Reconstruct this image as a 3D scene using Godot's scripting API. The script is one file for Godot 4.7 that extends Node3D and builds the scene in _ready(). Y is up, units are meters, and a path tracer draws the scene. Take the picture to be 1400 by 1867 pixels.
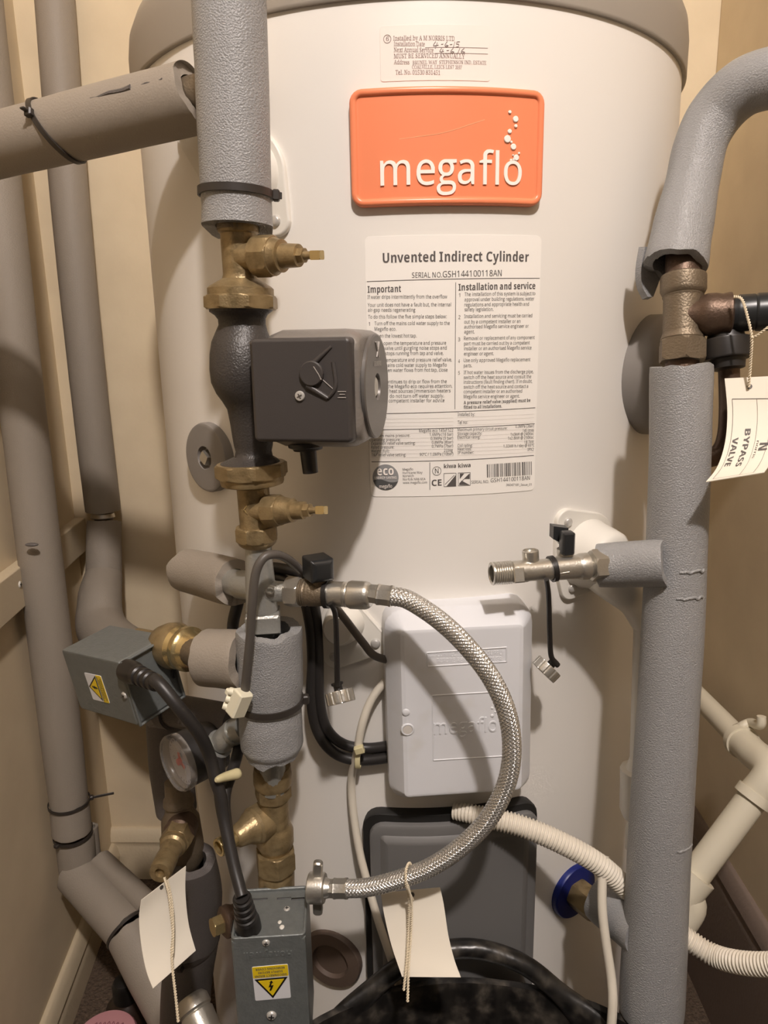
extends Node3D
# An airing cupboard: a white hot water cylinder with its circulation pump, valves, hoses and lagged pipes.
# Units are metres, y is up. The cylinder's axis stands at x = 0, z = 0; the lens below is that of the photograph.
const F := 1310.0
const R := 0.275
var eye := Transform3D()
var M := {}
var fonts := {}
var rough := FastNoiseLite.new()
var taken := {}

# ---------------------------------------------------------------- shapes
class Geo:
	var v := PackedVector3Array()

	func orient(start: int) -> void:
		var mid := Vector3.ZERO
		for i in range(start, v.size()):
			mid += v[i]
		mid /= maxi(1, v.size() - start)
		var vol := 0.0
		for i in range(start, v.size(), 3):
			vol += (v[i] - mid).dot((v[i + 1] - mid).cross(v[i + 2] - mid))
		if vol > 0.0:
			for i in range(start, v.size(), 3):
				var t := v[i + 1]
				v[i + 1] = v[i + 2]
				v[i + 2] = t

	func quad(a: Vector3, b: Vector3, c: Vector3, d: Vector3) -> void:
		v.append_array(PackedVector3Array([a, b, c, a, c, d]))

	func loft(rings: Array, cap0 := true, cap1 := true, strips := false) -> void:
		var start := v.size()
		for i in rings.size() - 1:
			var p: PackedVector3Array = rings[i]
			var q: PackedVector3Array = rings[i + 1]
			var n := p.size()
			for j in n:
				var k := (j + 1) % n
				quad(p[j], p[k], q[k], q[j])
		for e in 2:
			if (cap0 if e == 0 else cap1):
				var p: PackedVector3Array = rings[0] if e == 0 else rings[-1]
				var n := p.size()
				if strips:
					for j in n / 2 - 1:
						if e == 0:
							quad(p[j], p[n - 1 - j], p[n - 2 - j], p[j + 1])
						else:
							quad(p[j], p[j + 1], p[n - 2 - j], p[n - 1 - j])
				else:
					var m := Vector3.ZERO
					for a in p:
						m += a
					m /= n
					for j in n:
						var k := (j + 1) % n
						if e == 0:
							v.append_array(PackedVector3Array([m, p[k], p[j]]))
						else:
							v.append_array(PackedVector3Array([m, p[j], p[k]]))
		orient(start)

	func mesh(crease := 38.0) -> ArrayMesh:
		var nt := v.size() / 3
		var normals := PackedVector3Array()
		normals.resize(v.size())
		var fn := PackedVector3Array()
		fn.resize(nt)
		for i in nt:
			fn[i] = (v[3 * i + 2] - v[3 * i]).cross(v[3 * i + 1] - v[3 * i])
		if crease > 179.0:
			var sum := {}
			for i in v.size():
				var k := v[i].snappedf(0.00001)
				sum[k] = sum.get(k, Vector3.ZERO) + fn[i / 3]
			for i in v.size():
				normals[i] = (sum[v[i].snappedf(0.00001)] as Vector3).normalized()
		else:
			var unit := PackedVector3Array()
			unit.resize(nt)
			for i in nt:
				unit[i] = fn[i].normalized()
			var at := {}
			for i in v.size():
				var k := v[i].snappedf(0.00001)
				if at.has(k):
					at[k].append(i / 3)
				else:
					at[k] = [i / 3]
			var c := cos(deg_to_rad(crease))
			for i in v.size():
				var u := unit[i / 3]
				var s := Vector3.ZERO
				for t: int in at[v[i].snappedf(0.00001)]:
					if unit[t].dot(u) > c:
						s += fn[t]
				normals[i] = s.normalized() if s.length_squared() > 1e-24 else (u if u.length_squared() > 0.5 else Vector3.UP)
		var a := []
		a.resize(Mesh.ARRAY_MAX)
		a[Mesh.ARRAY_VERTEX] = v
		a[Mesh.ARRAY_NORMAL] = normals
		var m := ArrayMesh.new()
		m.add_surface_from_arrays(Mesh.PRIMITIVE_TRIANGLES, a)
		return m

# ---------------------------------------------------------------- from a place in the photograph to a place in the room
func ray(px: float, py: float) -> Vector3:
	return eye.basis * Vector3((px - 700.0) / F, (933.5 - py) / F, -1.0)

func P(px: float, py: float, d: float) -> Vector3:
	return eye.origin + ray(px, py) * d

func PZ(px: float, py: float, z: float) -> Vector3:
	var r := ray(px, py)
	return eye.origin + r * ((z - eye.origin.z) / r.z)

func PX(px: float, py: float, x: float) -> Vector3:
	var r := ray(px, py)
	return eye.origin + r * ((x - eye.origin.x) / r.x)

func PC(px: float, py: float, off := 0.0) -> Vector3:
	var r := ray(px, py)
	var o := eye.origin
	var a := r.x * r.x + r.z * r.z
	var b := 2.0 * (o.x * r.x + o.z * r.z)
	var c := o.x * o.x + o.z * o.z - (R + off) * (R + off)
	var disc := maxf(0.0, b * b - 4.0 * a * c)
	return o + r * ((-b - sqrt(disc)) / (2.0 * a))

func depth(p: Vector3) -> float:
	return -(eye.affine_inverse() * p).z

func px_len(p: Vector3, px: float) -> float:
	return px * depth(p) / F

func plane_uv(xf: Transform3D, px: float, py: float) -> Vector2:
	var r := ray(px, py)
	var n := xf.basis.z
	var p := eye.origin + r * (n.dot(xf.origin - eye.origin) / n.dot(r))
	var q := xf.affine_inverse() * p
	return Vector2(q.x, q.y)

func cyl_uv(px: float, py: float, c: Vector2) -> Vector2:
	var p := PC(px, py)
	return Vector2((atan2(p.x, p.z) - c.x) * R, p.y - c.y)

func flat_map(xf: Transform3D) -> Callable:
	return func(u: float, w: float, z: float) -> Vector3: return xf * Vector3(u, w, z)

func cyl_map(c: Vector2) -> Callable:
	return func(u: float, w: float, z: float) -> Vector3:
		var t := c.x + u / R
		return Vector3(sin(t) * (R + z), c.y + w, cos(t) * (R + z))

func radial(p: Vector3) -> Transform3D:   # a frame on the cylinder's side at p: x along it, y up, z away from it
	var n := Vector3(p.x, 0, p.z).normalized()
	return Transform3D(Basis(Vector3.UP.cross(n), Vector3.UP, n), p)

# ---------------------------------------------------------------- building blocks
func axis_basis(c: Vector3, a: Vector3) -> Basis:   # z along a, y towards the eye, x to the right
	var t := eye.origin - c
	t = (t - a * t.dot(a)).normalized()
	return Basis(a.cross(t), t, a)

func at_px(a: Vector3, b: Vector3, px: float) -> Vector3:   # the place on a line that shows at this column of the photograph
	var lo := 0.0
	var hi := 1.0
	for k in 30:
		var m := (lo + hi) / 2
		var q := eye.affine_inverse() * a.lerp(b, m)
		if 700.0 + F * q.x / -q.z < px:
			lo = m
		else:
			hi = m
	return a.lerp(b, lo)

func ring(c: Vector3, b: Basis, r: float, n: int, turn := 0.0) -> PackedVector3Array:
	var p := PackedVector3Array()
	for j in n:
		var t := TAU * j / n + turn
		p.append(c + (b.x * cos(t) + b.y * sin(t)) * r)
	return p

func lathe(g: Geo, A: Vector3, B: Vector3, xa: float, xb: float, prof: Array, n := 40, sharp := 0) -> void:
	# prof holds [place, radius], both in photograph pixels, places counted from xa at A to xb at B
	var a := (B - A).normalized()
	var b := axis_basis((A + B) / 2, a)
	var rings := []
	for e in prof:
		var c := A.lerp(B, (e[0] - xa) / (xb - xa))
		rings.append(ring(c, b, px_len(c, e[1]), n if sharp == 0 else sharp, PI / 2 if sharp == 0 else PI / 2 + PI / sharp))
	g.loft(rings)

func nut(g: Geo, A: Vector3, B: Vector3, xa: float, xb: float, x0: float, x1: float, r: float, sides := 6, turn := 0.0) -> void:
	var a := (B - A).normalized()
	var b := axis_basis((A + B) / 2, a)
	var rings := []
	for e in [[0.0, 0.9], [0.02, 0.93], [0.14, 1.0], [0.86, 1.0], [0.98, 0.93], [1.0, 0.9]]:
		var c := A.lerp(B, (lerpf(x0, x1, e[0]) - xa) / (xb - xa))
		var rr := px_len(c, r)
		var p := PackedVector3Array()
		for j in sides * 6:
			var t := TAU * j / (sides * 6) + PI / 2 + turn
			var flat := rr * cos(PI / sides) / cos(fposmod(TAU * j / (sides * 6) , TAU / sides) - PI / sides)
			p.append(c + (b.x * cos(t) + b.y * sin(t)) * minf(flat, rr * (e[1] if e[1] < 1.0 else 2.0)))
		rings.append(p)
	g.loft(rings)

func pipe_lathe(g: Geo, A: Vector3, B: Vector3, prof: Array, n := 36) -> void:   # prof: [metres from A, metres of radius]
	var a := (B - A).normalized()
	var b := axis_basis((A + B) / 2, a)
	var rings := []
	for e in prof:
		rings.append(ring(A + a * e[0], b, maxf(e[1], 0.00002), n))
	g.loft(rings)

func spline(pts: Array, per := 8) -> PackedVector3Array:
	var out := PackedVector3Array()
	var n := pts.size()
	for i in n - 1:
		var p0: Vector3 = pts[maxi(i - 1, 0)]
		var p1: Vector3 = pts[i]
		var p2: Vector3 = pts[i + 1]
		var p3: Vector3 = pts[mini(i + 2, n - 1)]
		for k in per:
			out.append(p1.cubic_interpolate(p2, p0, p3, float(k) / per))
	out.append(pts[n - 1])
	return out

func even(path: PackedVector3Array, step: float) -> PackedVector3Array:
	var out := PackedVector3Array([path[0]])
	var left := step
	for i in path.size() - 1:
		var a := path[i]
		var b := path[i + 1]
		var l := a.distance_to(b)
		var s := 0.0
		while l - s >= left:
			s += left
			out.append(a.lerp(b, s / l))
			left = step
		left -= l - s
	out.append(path[path.size() - 1])
	return out

func frames(p: PackedVector3Array) -> Array:
	var out := []
	var n := p.size()
	var x := Vector3.ZERO
	for i in n:
		var t := (p[mini(i + 1, n - 1)] - p[maxi(i - 1, 0)]).normalized()
		if i == 0:
			x = axis_basis(p[0], t).x
		x = (x - t * x.dot(t)).normalized()
		out.append(Basis(x, t.cross(x), t))
	return out

func tube(g: Geo, pts: Array, r0: float, r1 := -1.0, n := 20, per := 8, cap := true, round_end := 0.0) -> void:
	var p := spline(pts, per) if pts.size() > 2 else PackedVector3Array([pts[0], pts[1]])
	var f := frames(p)
	var rings := []
	for i in p.size():
		var r := r0 if r1 < 0.0 else lerpf(r0, r1, float(i) / (p.size() - 1))
		if round_end > 0.0 and (i == 0 or i == p.size() - 1):
			var o: Vector3 = -f[i].z if i == 0 else f[i].z
			var rs := [ring(p[i], f[i], r, n), ring(p[i] + o * round_end * 0.6, f[i], r * 0.85, n), ring(p[i] + o * round_end, f[i], r * 0.5, n)]
			if i == 0:
				rs.reverse()
			rings.append_array(rs)
		else:
			rings.append(ring(p[i], f[i], r, n))
	g.loft(rings, cap, cap)

func sleeve(g: Geo, pts: Array, radii: Array, wall: float, rag0 := 0.002, rag1 := 0.002, n := 44, dent := 0.012, cut := Vector3.ZERO) -> void:
	# a foam tube with a wall, soft dents and roughly cut ends
	var q := []
	for i in pts.size():
		q.append(radii[i])
	var per := 10
	var p := spline(pts, per)
	var f := frames(p)
	var outer := []
	var inner := []
	var last := p.size() - 1
	for i in p.size():
		var s := float(i) / per
		var k := mini(int(s), q.size() - 2)
		var u := s - k
		var r: float = lerpf(q[k], q[k + 1], u * u * (3.0 - 2.0 * u))
		var o := PackedVector3Array()
		var h := PackedVector3Array()
		for j in n:
			var t := TAU * j / n
			var d: Vector3 = f[i].x * cos(t) + f[i].y * sin(t)
			var at := p[i] + d * r
			var e := 1.0 + dent * rough.get_noise_3dv(at * 1400.0) * 1.6 + dent * 0.5 * rough.get_noise_3dv(at * 5200.0)
			var shift := Vector3.ZERO
			if i == 0:
				shift = f[i].z * rag0 * (rough.get_noise_3dv(d * 90.0 + at * 900.0) + 0.22 * rough.get_noise_3dv(d * 330.0 + at * 300.0))
				e *= 0.985
			elif i == last:
				shift = f[i].z * (rag1 * (rough.get_noise_3dv(d * 90.0 + at * 900.0) + 0.22 * rough.get_noise_3dv(d * 330.0 + at * 300.0)) + d.dot(cut))
				e *= 0.985
			o.append(p[i] + d * r * e + shift)
			h.append(p[i] + d * (r - wall) + shift * 0.8)
		outer.append(o)
		inner.append(h)
	inner.reverse()
	var all := outer + inner
	all.append(outer[0])
	g.loft(all, false, false)

func band(g: Geo, c: Vector3, b: Basis, r: float, w: float, th: float, a0 := 0.0, a1 := TAU, n := 48, skew := Vector3.ZERO) -> void:   # a strap round an axis
	var rings := []
	for i in n + 1:
		var t := lerpf(a0, a1, float(i) / n)
		var d := b.x * cos(t) + b.y * sin(t)
		var e := c + b.z * d.dot(skew)
		rings.append(PackedVector3Array([e + d * r - b.z * w / 2, e + d * (r + th) - b.z * w / 2, e + d * (r + th) + b.z * w / 2, e + d * r + b.z * w / 2]))
	var full := a1 - a0 > TAU - 0.001
	g.loft(rings, not full, not full)

func outline(w: float, h: float, r: float, mid := 2, corner := 5) -> PackedVector2Array:
	var xs := PackedFloat32Array()
	for k in corner + 1:
		xs.append(-w / 2 + r * (1.0 - cos(PI / 2 * k / corner)))
	for k in range(1, mid):
		xs.append(lerpf(-w / 2 + r, w / 2 - r, float(k) / mid))
	for k in corner + 1:
		xs.append(w / 2 - r * (1.0 - cos(PI / 2 * (corner - k) / corner)))
	var top := PackedVector2Array()
	var low := PackedVector2Array()
	for x in xs:
		var e := maxf(0.0, absf(x) - (w / 2 - r))
		var y := h / 2 - r + sqrt(maxf(0.0, r * r - e * e))
		top.append(Vector2(x, y))
		low.append(Vector2(x, -y))
	low.reverse()
	top.append_array(low)
	return top

func slab(g: Geo, w: float, h: float, r: float, prof: Array, at: Callable, mid := 2, off := Vector2.ZERO, back := true) -> void:
	# prof: [height, inset] from the back to the front
	var rings := []
	for e in prof:
		var o := outline(w - 2 * e[1], h - 2 * e[1], maxf(0.0004, r - e[1]), mid)
		var p := PackedVector3Array()
		for q in o:
			p.append(at.call(q.x + off.x, q.y + off.y, e[0]))
		rings.append(p)
	g.loft(rings, back, true, true)

func box(g: Geo, xf: Transform3D, size: Vector3, bevel := 0.001) -> void:   # centred on xf
	var h := size.z / 2
	slab(g, size.x, size.y, bevel, [[-h, bevel], [-h + bevel, 0.0], [h - bevel, 0.0], [h, bevel]], flat_map(xf))

func ball(g: Geo, c: Vector3, r: float, squash := Vector3.ONE, n := 20) -> void:
	var rings := []
	for i in n + 1:
		var t := PI * i / n
		var p := PackedVector3Array()
		for j in n * 2:
			var u := PI * j / n
			p.append(c + Vector3(sin(t) * cos(u), cos(t), sin(t) * sin(u)) * squash * maxf(r, 0.00002) * (1.0 if i > 0 and i < n else 1.0))
		rings.append(p)
	g.loft(rings, false, false)

func polygon(g: Geo, pts: Array, at: Callable, z0: float, z1: float) -> void:   # a flat piece with thickness from a 2D outline
	var p2 := PackedVector2Array(pts)
	var start := g.v.size()
	var larger := PackedVector2Array()
	for q in p2:
		larger.append(q * 10000.0)
	var idx := Geometry2D.triangulate_polygon(larger)
	for i in range(0, idx.size(), 3):
		for z in [z0, z1]:
			var t := [at.call(p2[idx[i]].x, p2[idx[i]].y, z), at.call(p2[idx[i + 1]].x, p2[idx[i + 1]].y, z), at.call(p2[idx[i + 2]].x, p2[idx[i + 2]].y, z)]
			var ccw := (p2[idx[i + 1]] - p2[idx[i]]).cross(p2[idx[i + 2]] - p2[idx[i]]) > 0
			if ccw == (z == z0):
				g.v.append_array(PackedVector3Array([t[0], t[1], t[2]]))
			else:
				g.v.append_array(PackedVector3Array([t[0], t[2], t[1]]))
	for i in p2.size():
		var a := p2[i]
		var b := p2[(i + 1) % p2.size()]
		g.quad(at.call(a.x, a.y, z0), at.call(b.x, b.y, z0), at.call(b.x, b.y, z1), at.call(a.x, a.y, z1))
	g.orient(start)

func letters(g: Geo, words: String, at: Callable, a: Vector2, b: Vector2, cap: float, z := 0.0004, thick := 0.0, face := "Droid Sans", bold := false, curve := 3.0) -> void:
	# words set along the line a-b of a surface and fitted to its length; cap is the height of a capital
	var key := face + str(bold)
	if not fonts.has(key):
		var f := SystemFont.new()
		f.font_names = PackedStringArray([face])
		f.font_weight = 700 if bold else 400
		fonts[key] = f
	var t := TextMesh.new()
	t.text = words
	t.font = fonts[key]
	t.font_size = 32
	t.pixel_size = 1.0
	t.depth = 1.0 if thick > 0.0 else 0.0
	t.curve_step = curve
	t.horizontal_alignment = HORIZONTAL_ALIGNMENT_LEFT
	t.vertical_alignment = VERTICAL_ALIGNMENT_TOP
	var arr := t.surface_get_arrays(0)
	var p: PackedVector3Array = arr[Mesh.ARRAY_VERTEX]
	var idx: PackedInt32Array = arr[Mesh.ARRAY_INDEX]
	var lo := 1e9
	var hi := -1e9
	for q in p:
		lo = minf(lo, q.x)
		hi = maxf(hi, q.x)
	var base: float = -(fonts[key] as Font).get_ascent(32)
	var du := (b - a) / (hi - lo)
	var dv := Vector2(-(b - a).y, (b - a).x).normalized() * cap / 22.8
	for i in idx:
		var q := p[i]
		var s := a + du * (q.x - lo) + dv * (q.y - base)
		g.v.append(at.call(s.x, s.y, z + (q.z + 0.5) * thick if thick > 0.0 else z))

func sheet(g: Geo, left: Array, right: Array, nv := 16, nu := 8, th := 0.0006) -> Callable:   # a thin card between two edges
	var l := spline(left, 8)
	var r := spline(right, 8)
	var f := func(u: float, w: float, z: float) -> Vector3:
		var s := clampf(w, 0.0, 1.0) * (l.size() - 1)
		var k := mini(int(s), l.size() - 2)
		var a := l[k].lerp(l[k + 1], s - k)
		var s2 := clampf(w, 0.0, 1.0) * (r.size() - 1)
		var k2 := mini(int(s2), r.size() - 2)
		var b := r[k2].lerp(r[k2 + 1], s2 - k2)
		var n := (b - a).cross(l[k + 1] - l[k]).normalized()
		if n.dot(eye.origin - a) < 0:
			n = -n
		return a.lerp(b, u) + n * z
	var rings := []
	for i in nv + 1:
		var w := float(i) / nv
		var p := PackedVector3Array()
		for j in nu + 1:
			p.append(f.call(float(j) / nu, w, 0.0))
		for j in nu + 1:
			p.append(f.call(1.0 - float(j) / nu, w, -th))
		rings.append(p)
	g.loft(rings, true, true, true)
	return f

func string_path(g: Geo, pts: Array, r: float, strands := 2, pitch := 0.004) -> void:   # a twisted cord
	var p := even(spline(pts, 10), pitch / 7.0)
	var f := frames(p)
	for s in strands:
		var rings := []
		for i in p.size():
			var t := TAU * i / 7.0 + TAU * s / strands
			rings.append(ring(p[i] + (f[i].x * cos(t) + f[i].y * sin(t)) * r * 0.5, f[i], r * 0.58, 6))
		g.loft(rings)

# ---------------------------------------------------------------- objects
func numbered(called: String) -> String:
	var k: int = taken.get(called, 0)
	taken[called] = k + 1
	return called if k == 0 else "%s_%03d" % [called, k]

func thing(called: String, label: String, category: String, group := "") -> Node3D:
	var o := Node3D.new()
	o.name = numbered(called)
	add_child(o)
	o.set_meta("label", label)
	o.set_meta("category", category)
	if group:
		o.set_meta("group", group)
	return o

func part(parent: Node3D, called: String, g: Geo, m: Material, label := "", crease := 38.0) -> MeshInstance3D:
	var o := MeshInstance3D.new()
	o.name = called
	o.mesh = g.mesh(crease)
	o.material_override = m
	parent.add_child(o, true)
	if label:
		o.set_meta("label", label)
	return o

func struct(called: String, g: Geo, m: Material) -> MeshInstance3D:
	var o := part(self, called, g, m)
	o.set_meta("kind", "structure")
	return o

func settle() -> void:   # every thing's own origin goes to the middle of its underside
	for o in get_children():
		if o is Node3D and o.get_class() == "Node3D" and o.get_child_count():
			var box0 := AABB()
			var first := true
			for c in o.find_children("*", "MeshInstance3D", true, false):
				var b: AABB = c.mesh.get_aabb()
				box0 = b if first else box0.merge(b)
				first = false
			var at := Vector3(box0.get_center().x, box0.position.y, box0.get_center().z)
			o.position = at
			for c in o.get_children():
				c.position = -at

func screw(parent: Node3D, c: Vector3, n: Vector3, r := 0.0035, label := "") -> void:
	var g := Geo.new()
	pipe_lathe(g, c - n * 0.002, c + n * 0.01, [[0, r], [0.002 + r * 0.3, r], [0.002 + r * 0.6, r * 0.8], [0.002 + r * 0.72, r * 0.45]], 20)
	var o := part(parent, "screw", g, M.zinc, label)
	var b := axis_basis(c, n)
	var s := Geo.new()
	var xf := Transform3D(b, c + n * r * 0.74)
	box(s, xf, Vector3(r * 1.1, r * 0.26, 0.0005), 0.0001)
	box(s, xf * Transform3D(Basis(Vector3(0, 0, 1), PI / 2), Vector3.ZERO), Vector3(r * 1.1, r * 0.26, 0.0005), 0.0001)
	part(o, "cross_slot", s, M.black)

# ---------------------------------------------------------------- materials
func plain(called: String, c: Color, rou := 0.5, metal := 0.0) -> StandardMaterial3D:
	var m := StandardMaterial3D.new()
	m.resource_name = called
	m.albedo_color = c
	m.roughness = rou
	m.metallic = metal
	M[called] = m
	return m

func noise_map(freq: float, seed_: int, as_normal := false, bump := 6.0, ramp: Array = [], size := 512, octaves := 4, kind := FastNoiseLite.TYPE_SIMPLEX_SMOOTH) -> NoiseTexture2D:
	var t := NoiseTexture2D.new()
	t.width = size
	t.height = size
	t.seamless = true
	var n := FastNoiseLite.new()
	n.noise_type = kind
	n.frequency = freq
	n.seed = seed_
	n.fractal_octaves = octaves
	t.noise = n
	t.as_normal_map = as_normal
	t.bump_strength = bump
	if ramp.size():
		var gr := Gradient.new()
		gr.offsets = PackedFloat32Array(ramp[0])
		gr.colors = PackedColorArray(ramp[1])
		t.color_ramp = gr
	return t

func world_map(m: StandardMaterial3D, s: float) -> void:
	m.uv1_triplanar = true
	m.uv1_world_triplanar = true
	m.uv1_scale = Vector3(s, s, s)

func grain(m: StandardMaterial3D, t: Texture2D, s: float, depth_ := 1.0) -> StandardMaterial3D:
	m.normal_enabled = true
	m.normal_texture = t
	m.normal_scale = depth_
	world_map(m, s)
	return m

func materials() -> void:
	var bubbles := noise_map(0.045, 3, true, 10.0, [], 512, 3)
	var fine := noise_map(0.06, 5, true, 3.0)
	var smooth_dents := noise_map(0.012, 8, true, 4.0)
	grain(plain("foam", Color(0.575, 0.575, 0.575), 0.36), bubbles, 26.0, 0.8)
	grain(plain("foam_old", Color(0.57, 0.535, 0.49), 0.6), bubbles, 20.0, 0.25)
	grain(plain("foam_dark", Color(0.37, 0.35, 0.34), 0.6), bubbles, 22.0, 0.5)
	plain("foam_cut", Color(0.50, 0.49, 0.49), 0.8)
	plain("cylinder_white", Color(0.90, 0.885, 0.86), 0.38)
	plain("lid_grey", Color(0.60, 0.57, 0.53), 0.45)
	plain("white_plastic", Color(0.88, 0.865, 0.83), 0.35)
	plain("box_white", Color(0.865, 0.87, 0.885), 0.36)
	plain("pipe_white", Color(0.85, 0.82, 0.74), 0.4)
	plain("label_paper", Color(0.945, 0.93, 0.905), 0.32)
	plain("sticker", Color(0.93, 0.89, 0.86), 0.3)
	plain("ink", Color(0.34, 0.32, 0.31), 0.6)
	plain("ink_brown", Color(0.47, 0.37, 0.34), 0.6)
	plain("pen", Color(0.60, 0.56, 0.55), 0.6)
	plain("faint", Color(0.80, 0.78, 0.755), 0.6)
	plain("orange", Color(0.94, 0.55, 0.39), 0.3)
	plain("scratch", Color(0.99, 0.74, 0.58), 0.25)
	plain("letter_white", Color(0.97, 0.94, 0.91), 0.4)
	plain("eco_grey", Color(0.56, 0.56, 0.56), 0.5)
	plain("eco_dark", Color(0.30, 0.30, 0.30), 0.5)
	plain("cap_grey", Color(0.50, 0.48, 0.46), 0.45)
	plain("cap_brown", Color(0.36, 0.30, 0.26), 0.6)
	plain("blue", Color(0.05, 0.12, 0.42), 0.4)
	grain(plain("brass", Color(0.64, 0.57, 0.43), 0.40, 0.55), fine, 14.0, 0.5)
	grain(plain("brass_bright", Color(0.79, 0.71, 0.52), 0.26, 0.85), fine, 14.0, 0.2)
	grain(plain("bronze_dull", Color(0.48, 0.43, 0.36), 0.48, 0.6), fine, 14.0, 0.8)
	grain(plain("copper_dull", Color(0.38, 0.31, 0.26), 0.45, 0.6), fine, 12.0, 0.5)
	grain(plain("silver_paint", Color(0.66, 0.66, 0.64), 0.36, 0.55), fine, 10.0, 0.5)
	grain(plain("nickel", Color(0.78, 0.765, 0.73), 0.32, 0.85), fine, 14.0, 0.25)
	plain("zinc", Color(0.80, 0.79, 0.77), 0.35, 0.4)
	plain("chrome", Color(0.80, 0.79, 0.76), 0.2, 1.0)
	plain("steel_braid", Color(0.82, 0.81, 0.79), 0.34, 0.85)
	grain(plain("cast_black", Color(0.235, 0.22, 0.21), 0.42), fine, 16.0, 1.0)
	grain(plain("pump_plastic", Color(0.255, 0.24, 0.235), 0.42), fine, 20.0, 0.15)
	grain(plain("pump_alu", Color(0.53, 0.51, 0.49), 0.42, 0.35), fine, 10.0, 0.4)
	plain("plate_grey", Color(0.42, 0.405, 0.39), 0.4, 0.3)
	plain("plate_light", Color(0.66, 0.64, 0.62), 0.4)
	grain(plain("head_grey", Color(0.45, 0.465, 0.46), 0.45, 0.3), fine, 9.0, 0.35)
	plain("black", Color(0.09, 0.085, 0.08), 0.4)
	plain("black_rubber", Color(0.13, 0.12, 0.115), 0.38)
	plain("cable_black", Color(0.16, 0.15, 0.145), 0.42)
	plain("cable_grey", Color(0.33, 0.31, 0.29), 0.45)
	plain("tie_black", Color(0.20, 0.18, 0.165), 0.45)
	plain("tie_cream", Color(0.78, 0.74, 0.58), 0.45)
	plain("lever_black", Color(0.15, 0.155, 0.16), 0.33)
	plain("terminal", Color(0.87, 0.85, 0.76), 0.45)
	plain("cable_white", Color(0.84, 0.81, 0.75), 0.4)
	plain("conduit", Color(0.88, 0.85, 0.79), 0.4)
	plain("cover_grey", Color(0.44, 0.435, 0.43), 0.42)
	plain("cover_grey_side", Color(0.44, 0.435, 0.43), 0.42)
	plain("gasket", Color(0.12, 0.115, 0.11), 0.6)
	plain("card", Color(0.90, 0.87, 0.81), 0.7)
	plain("string", Color(0.85, 0.80, 0.70), 0.85)
	plain("warn_white", Color(0.86, 0.86, 0.87), 0.4)
	plain("warn_yellow", Color(0.88, 0.76, 0.12), 0.4)
	plain("dial", Color(0.66, 0.645, 0.65), 0.5)
	plain("gauge_ring", Color(0.42, 0.39, 0.36), 0.25)
	plain("red", Color(0.74, 0.16, 0.10), 0.4)
	plain("pink", Color(0.72, 0.52, 0.54), 0.5)
	plain("pink_ink", Color(0.52, 0.30, 0.36), 0.5)
	plain("bottle_brown", Color(0.17, 0.12, 0.09), 0.35)
	var glass := plain("glass", Color(0.95, 0.95, 0.95, 0.08), 0.04)
	glass.transparency = BaseMaterial3D.TRANSPARENCY_ALPHA
	var walls := grain(plain("wall_paint", Color(0.88, 0.815, 0.695), 0.75), fine, 3.0, 0.05)
	walls.albedo_texture = noise_map(0.006, 21, false, 1.0, [[0.0, 1.0], [Color(0.96, 0.955, 0.95), Color(1, 1, 1)]])
	plain("ceiling_paint", Color(0.62, 0.61, 0.59), 0.8)
	plain("landing_paint", Color(0.40, 0.39, 0.37), 0.8)
	grain(plain("timber_paint", Color(0.80, 0.74, 0.63), 0.5), fine, 4.0, 0.2)
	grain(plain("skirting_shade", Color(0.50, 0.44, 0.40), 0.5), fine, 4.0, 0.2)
	var fl := grain(plain("floor_carpet", Color(0.40, 0.33, 0.27), 0.95), bubbles, 6.0, 1.0)
	fl.albedo_texture = noise_map(0.05, 31, false, 1.0, [[0.0, 1.0], [Color(0.7, 0.7, 0.7), Color(1, 1, 1)]])
	# dusty black rubber of the tub: patches of dried plaster
	var tub := grain(plain("tub_black", Color(1, 1, 1), 0.3), smooth_dents, 5.0, 0.6)
	tub.albedo_texture = noise_map(0.011, 41, false, 1.0, [[0.0, 0.36, 0.52, 0.66, 0.82, 1.0], [Color(0.07, 0.067, 0.064), Color(0.095, 0.09, 0.086), Color(0.15, 0.14, 0.13), Color(0.225, 0.21, 0.19), Color(0.31, 0.29, 0.26), Color(0.40, 0.375, 0.34)]], 1024, 9)
	tub.uv1_scale = Vector3(4, 4, 4)
	M.head_grey.albedo_texture = noise_map(0.02, 51, false, 1.0, [[0.0, 0.62, 0.72, 1.0], [Color(0.94, 0.94, 0.94), Color(1, 1, 1), Color(1, 1, 1), Color(1.0, 1.0, 0.98)]])
	M.brass.albedo_texture = noise_map(0.012, 61, false, 1.0, [[0.0, 0.5, 1.0], [Color(0.72, 0.70, 0.66), Color(0.92, 0.9, 0.88), Color(1, 1, 1)]])
	M.box_white.albedo_texture = noise_map(0.009, 71, false, 1.0, [[0.0, 0.7, 1.0], [Color(1, 1, 1), Color(1, 1, 1), Color(0.95, 0.94, 0.91)]])
	world_map(M.box_white, 3.0)

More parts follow.
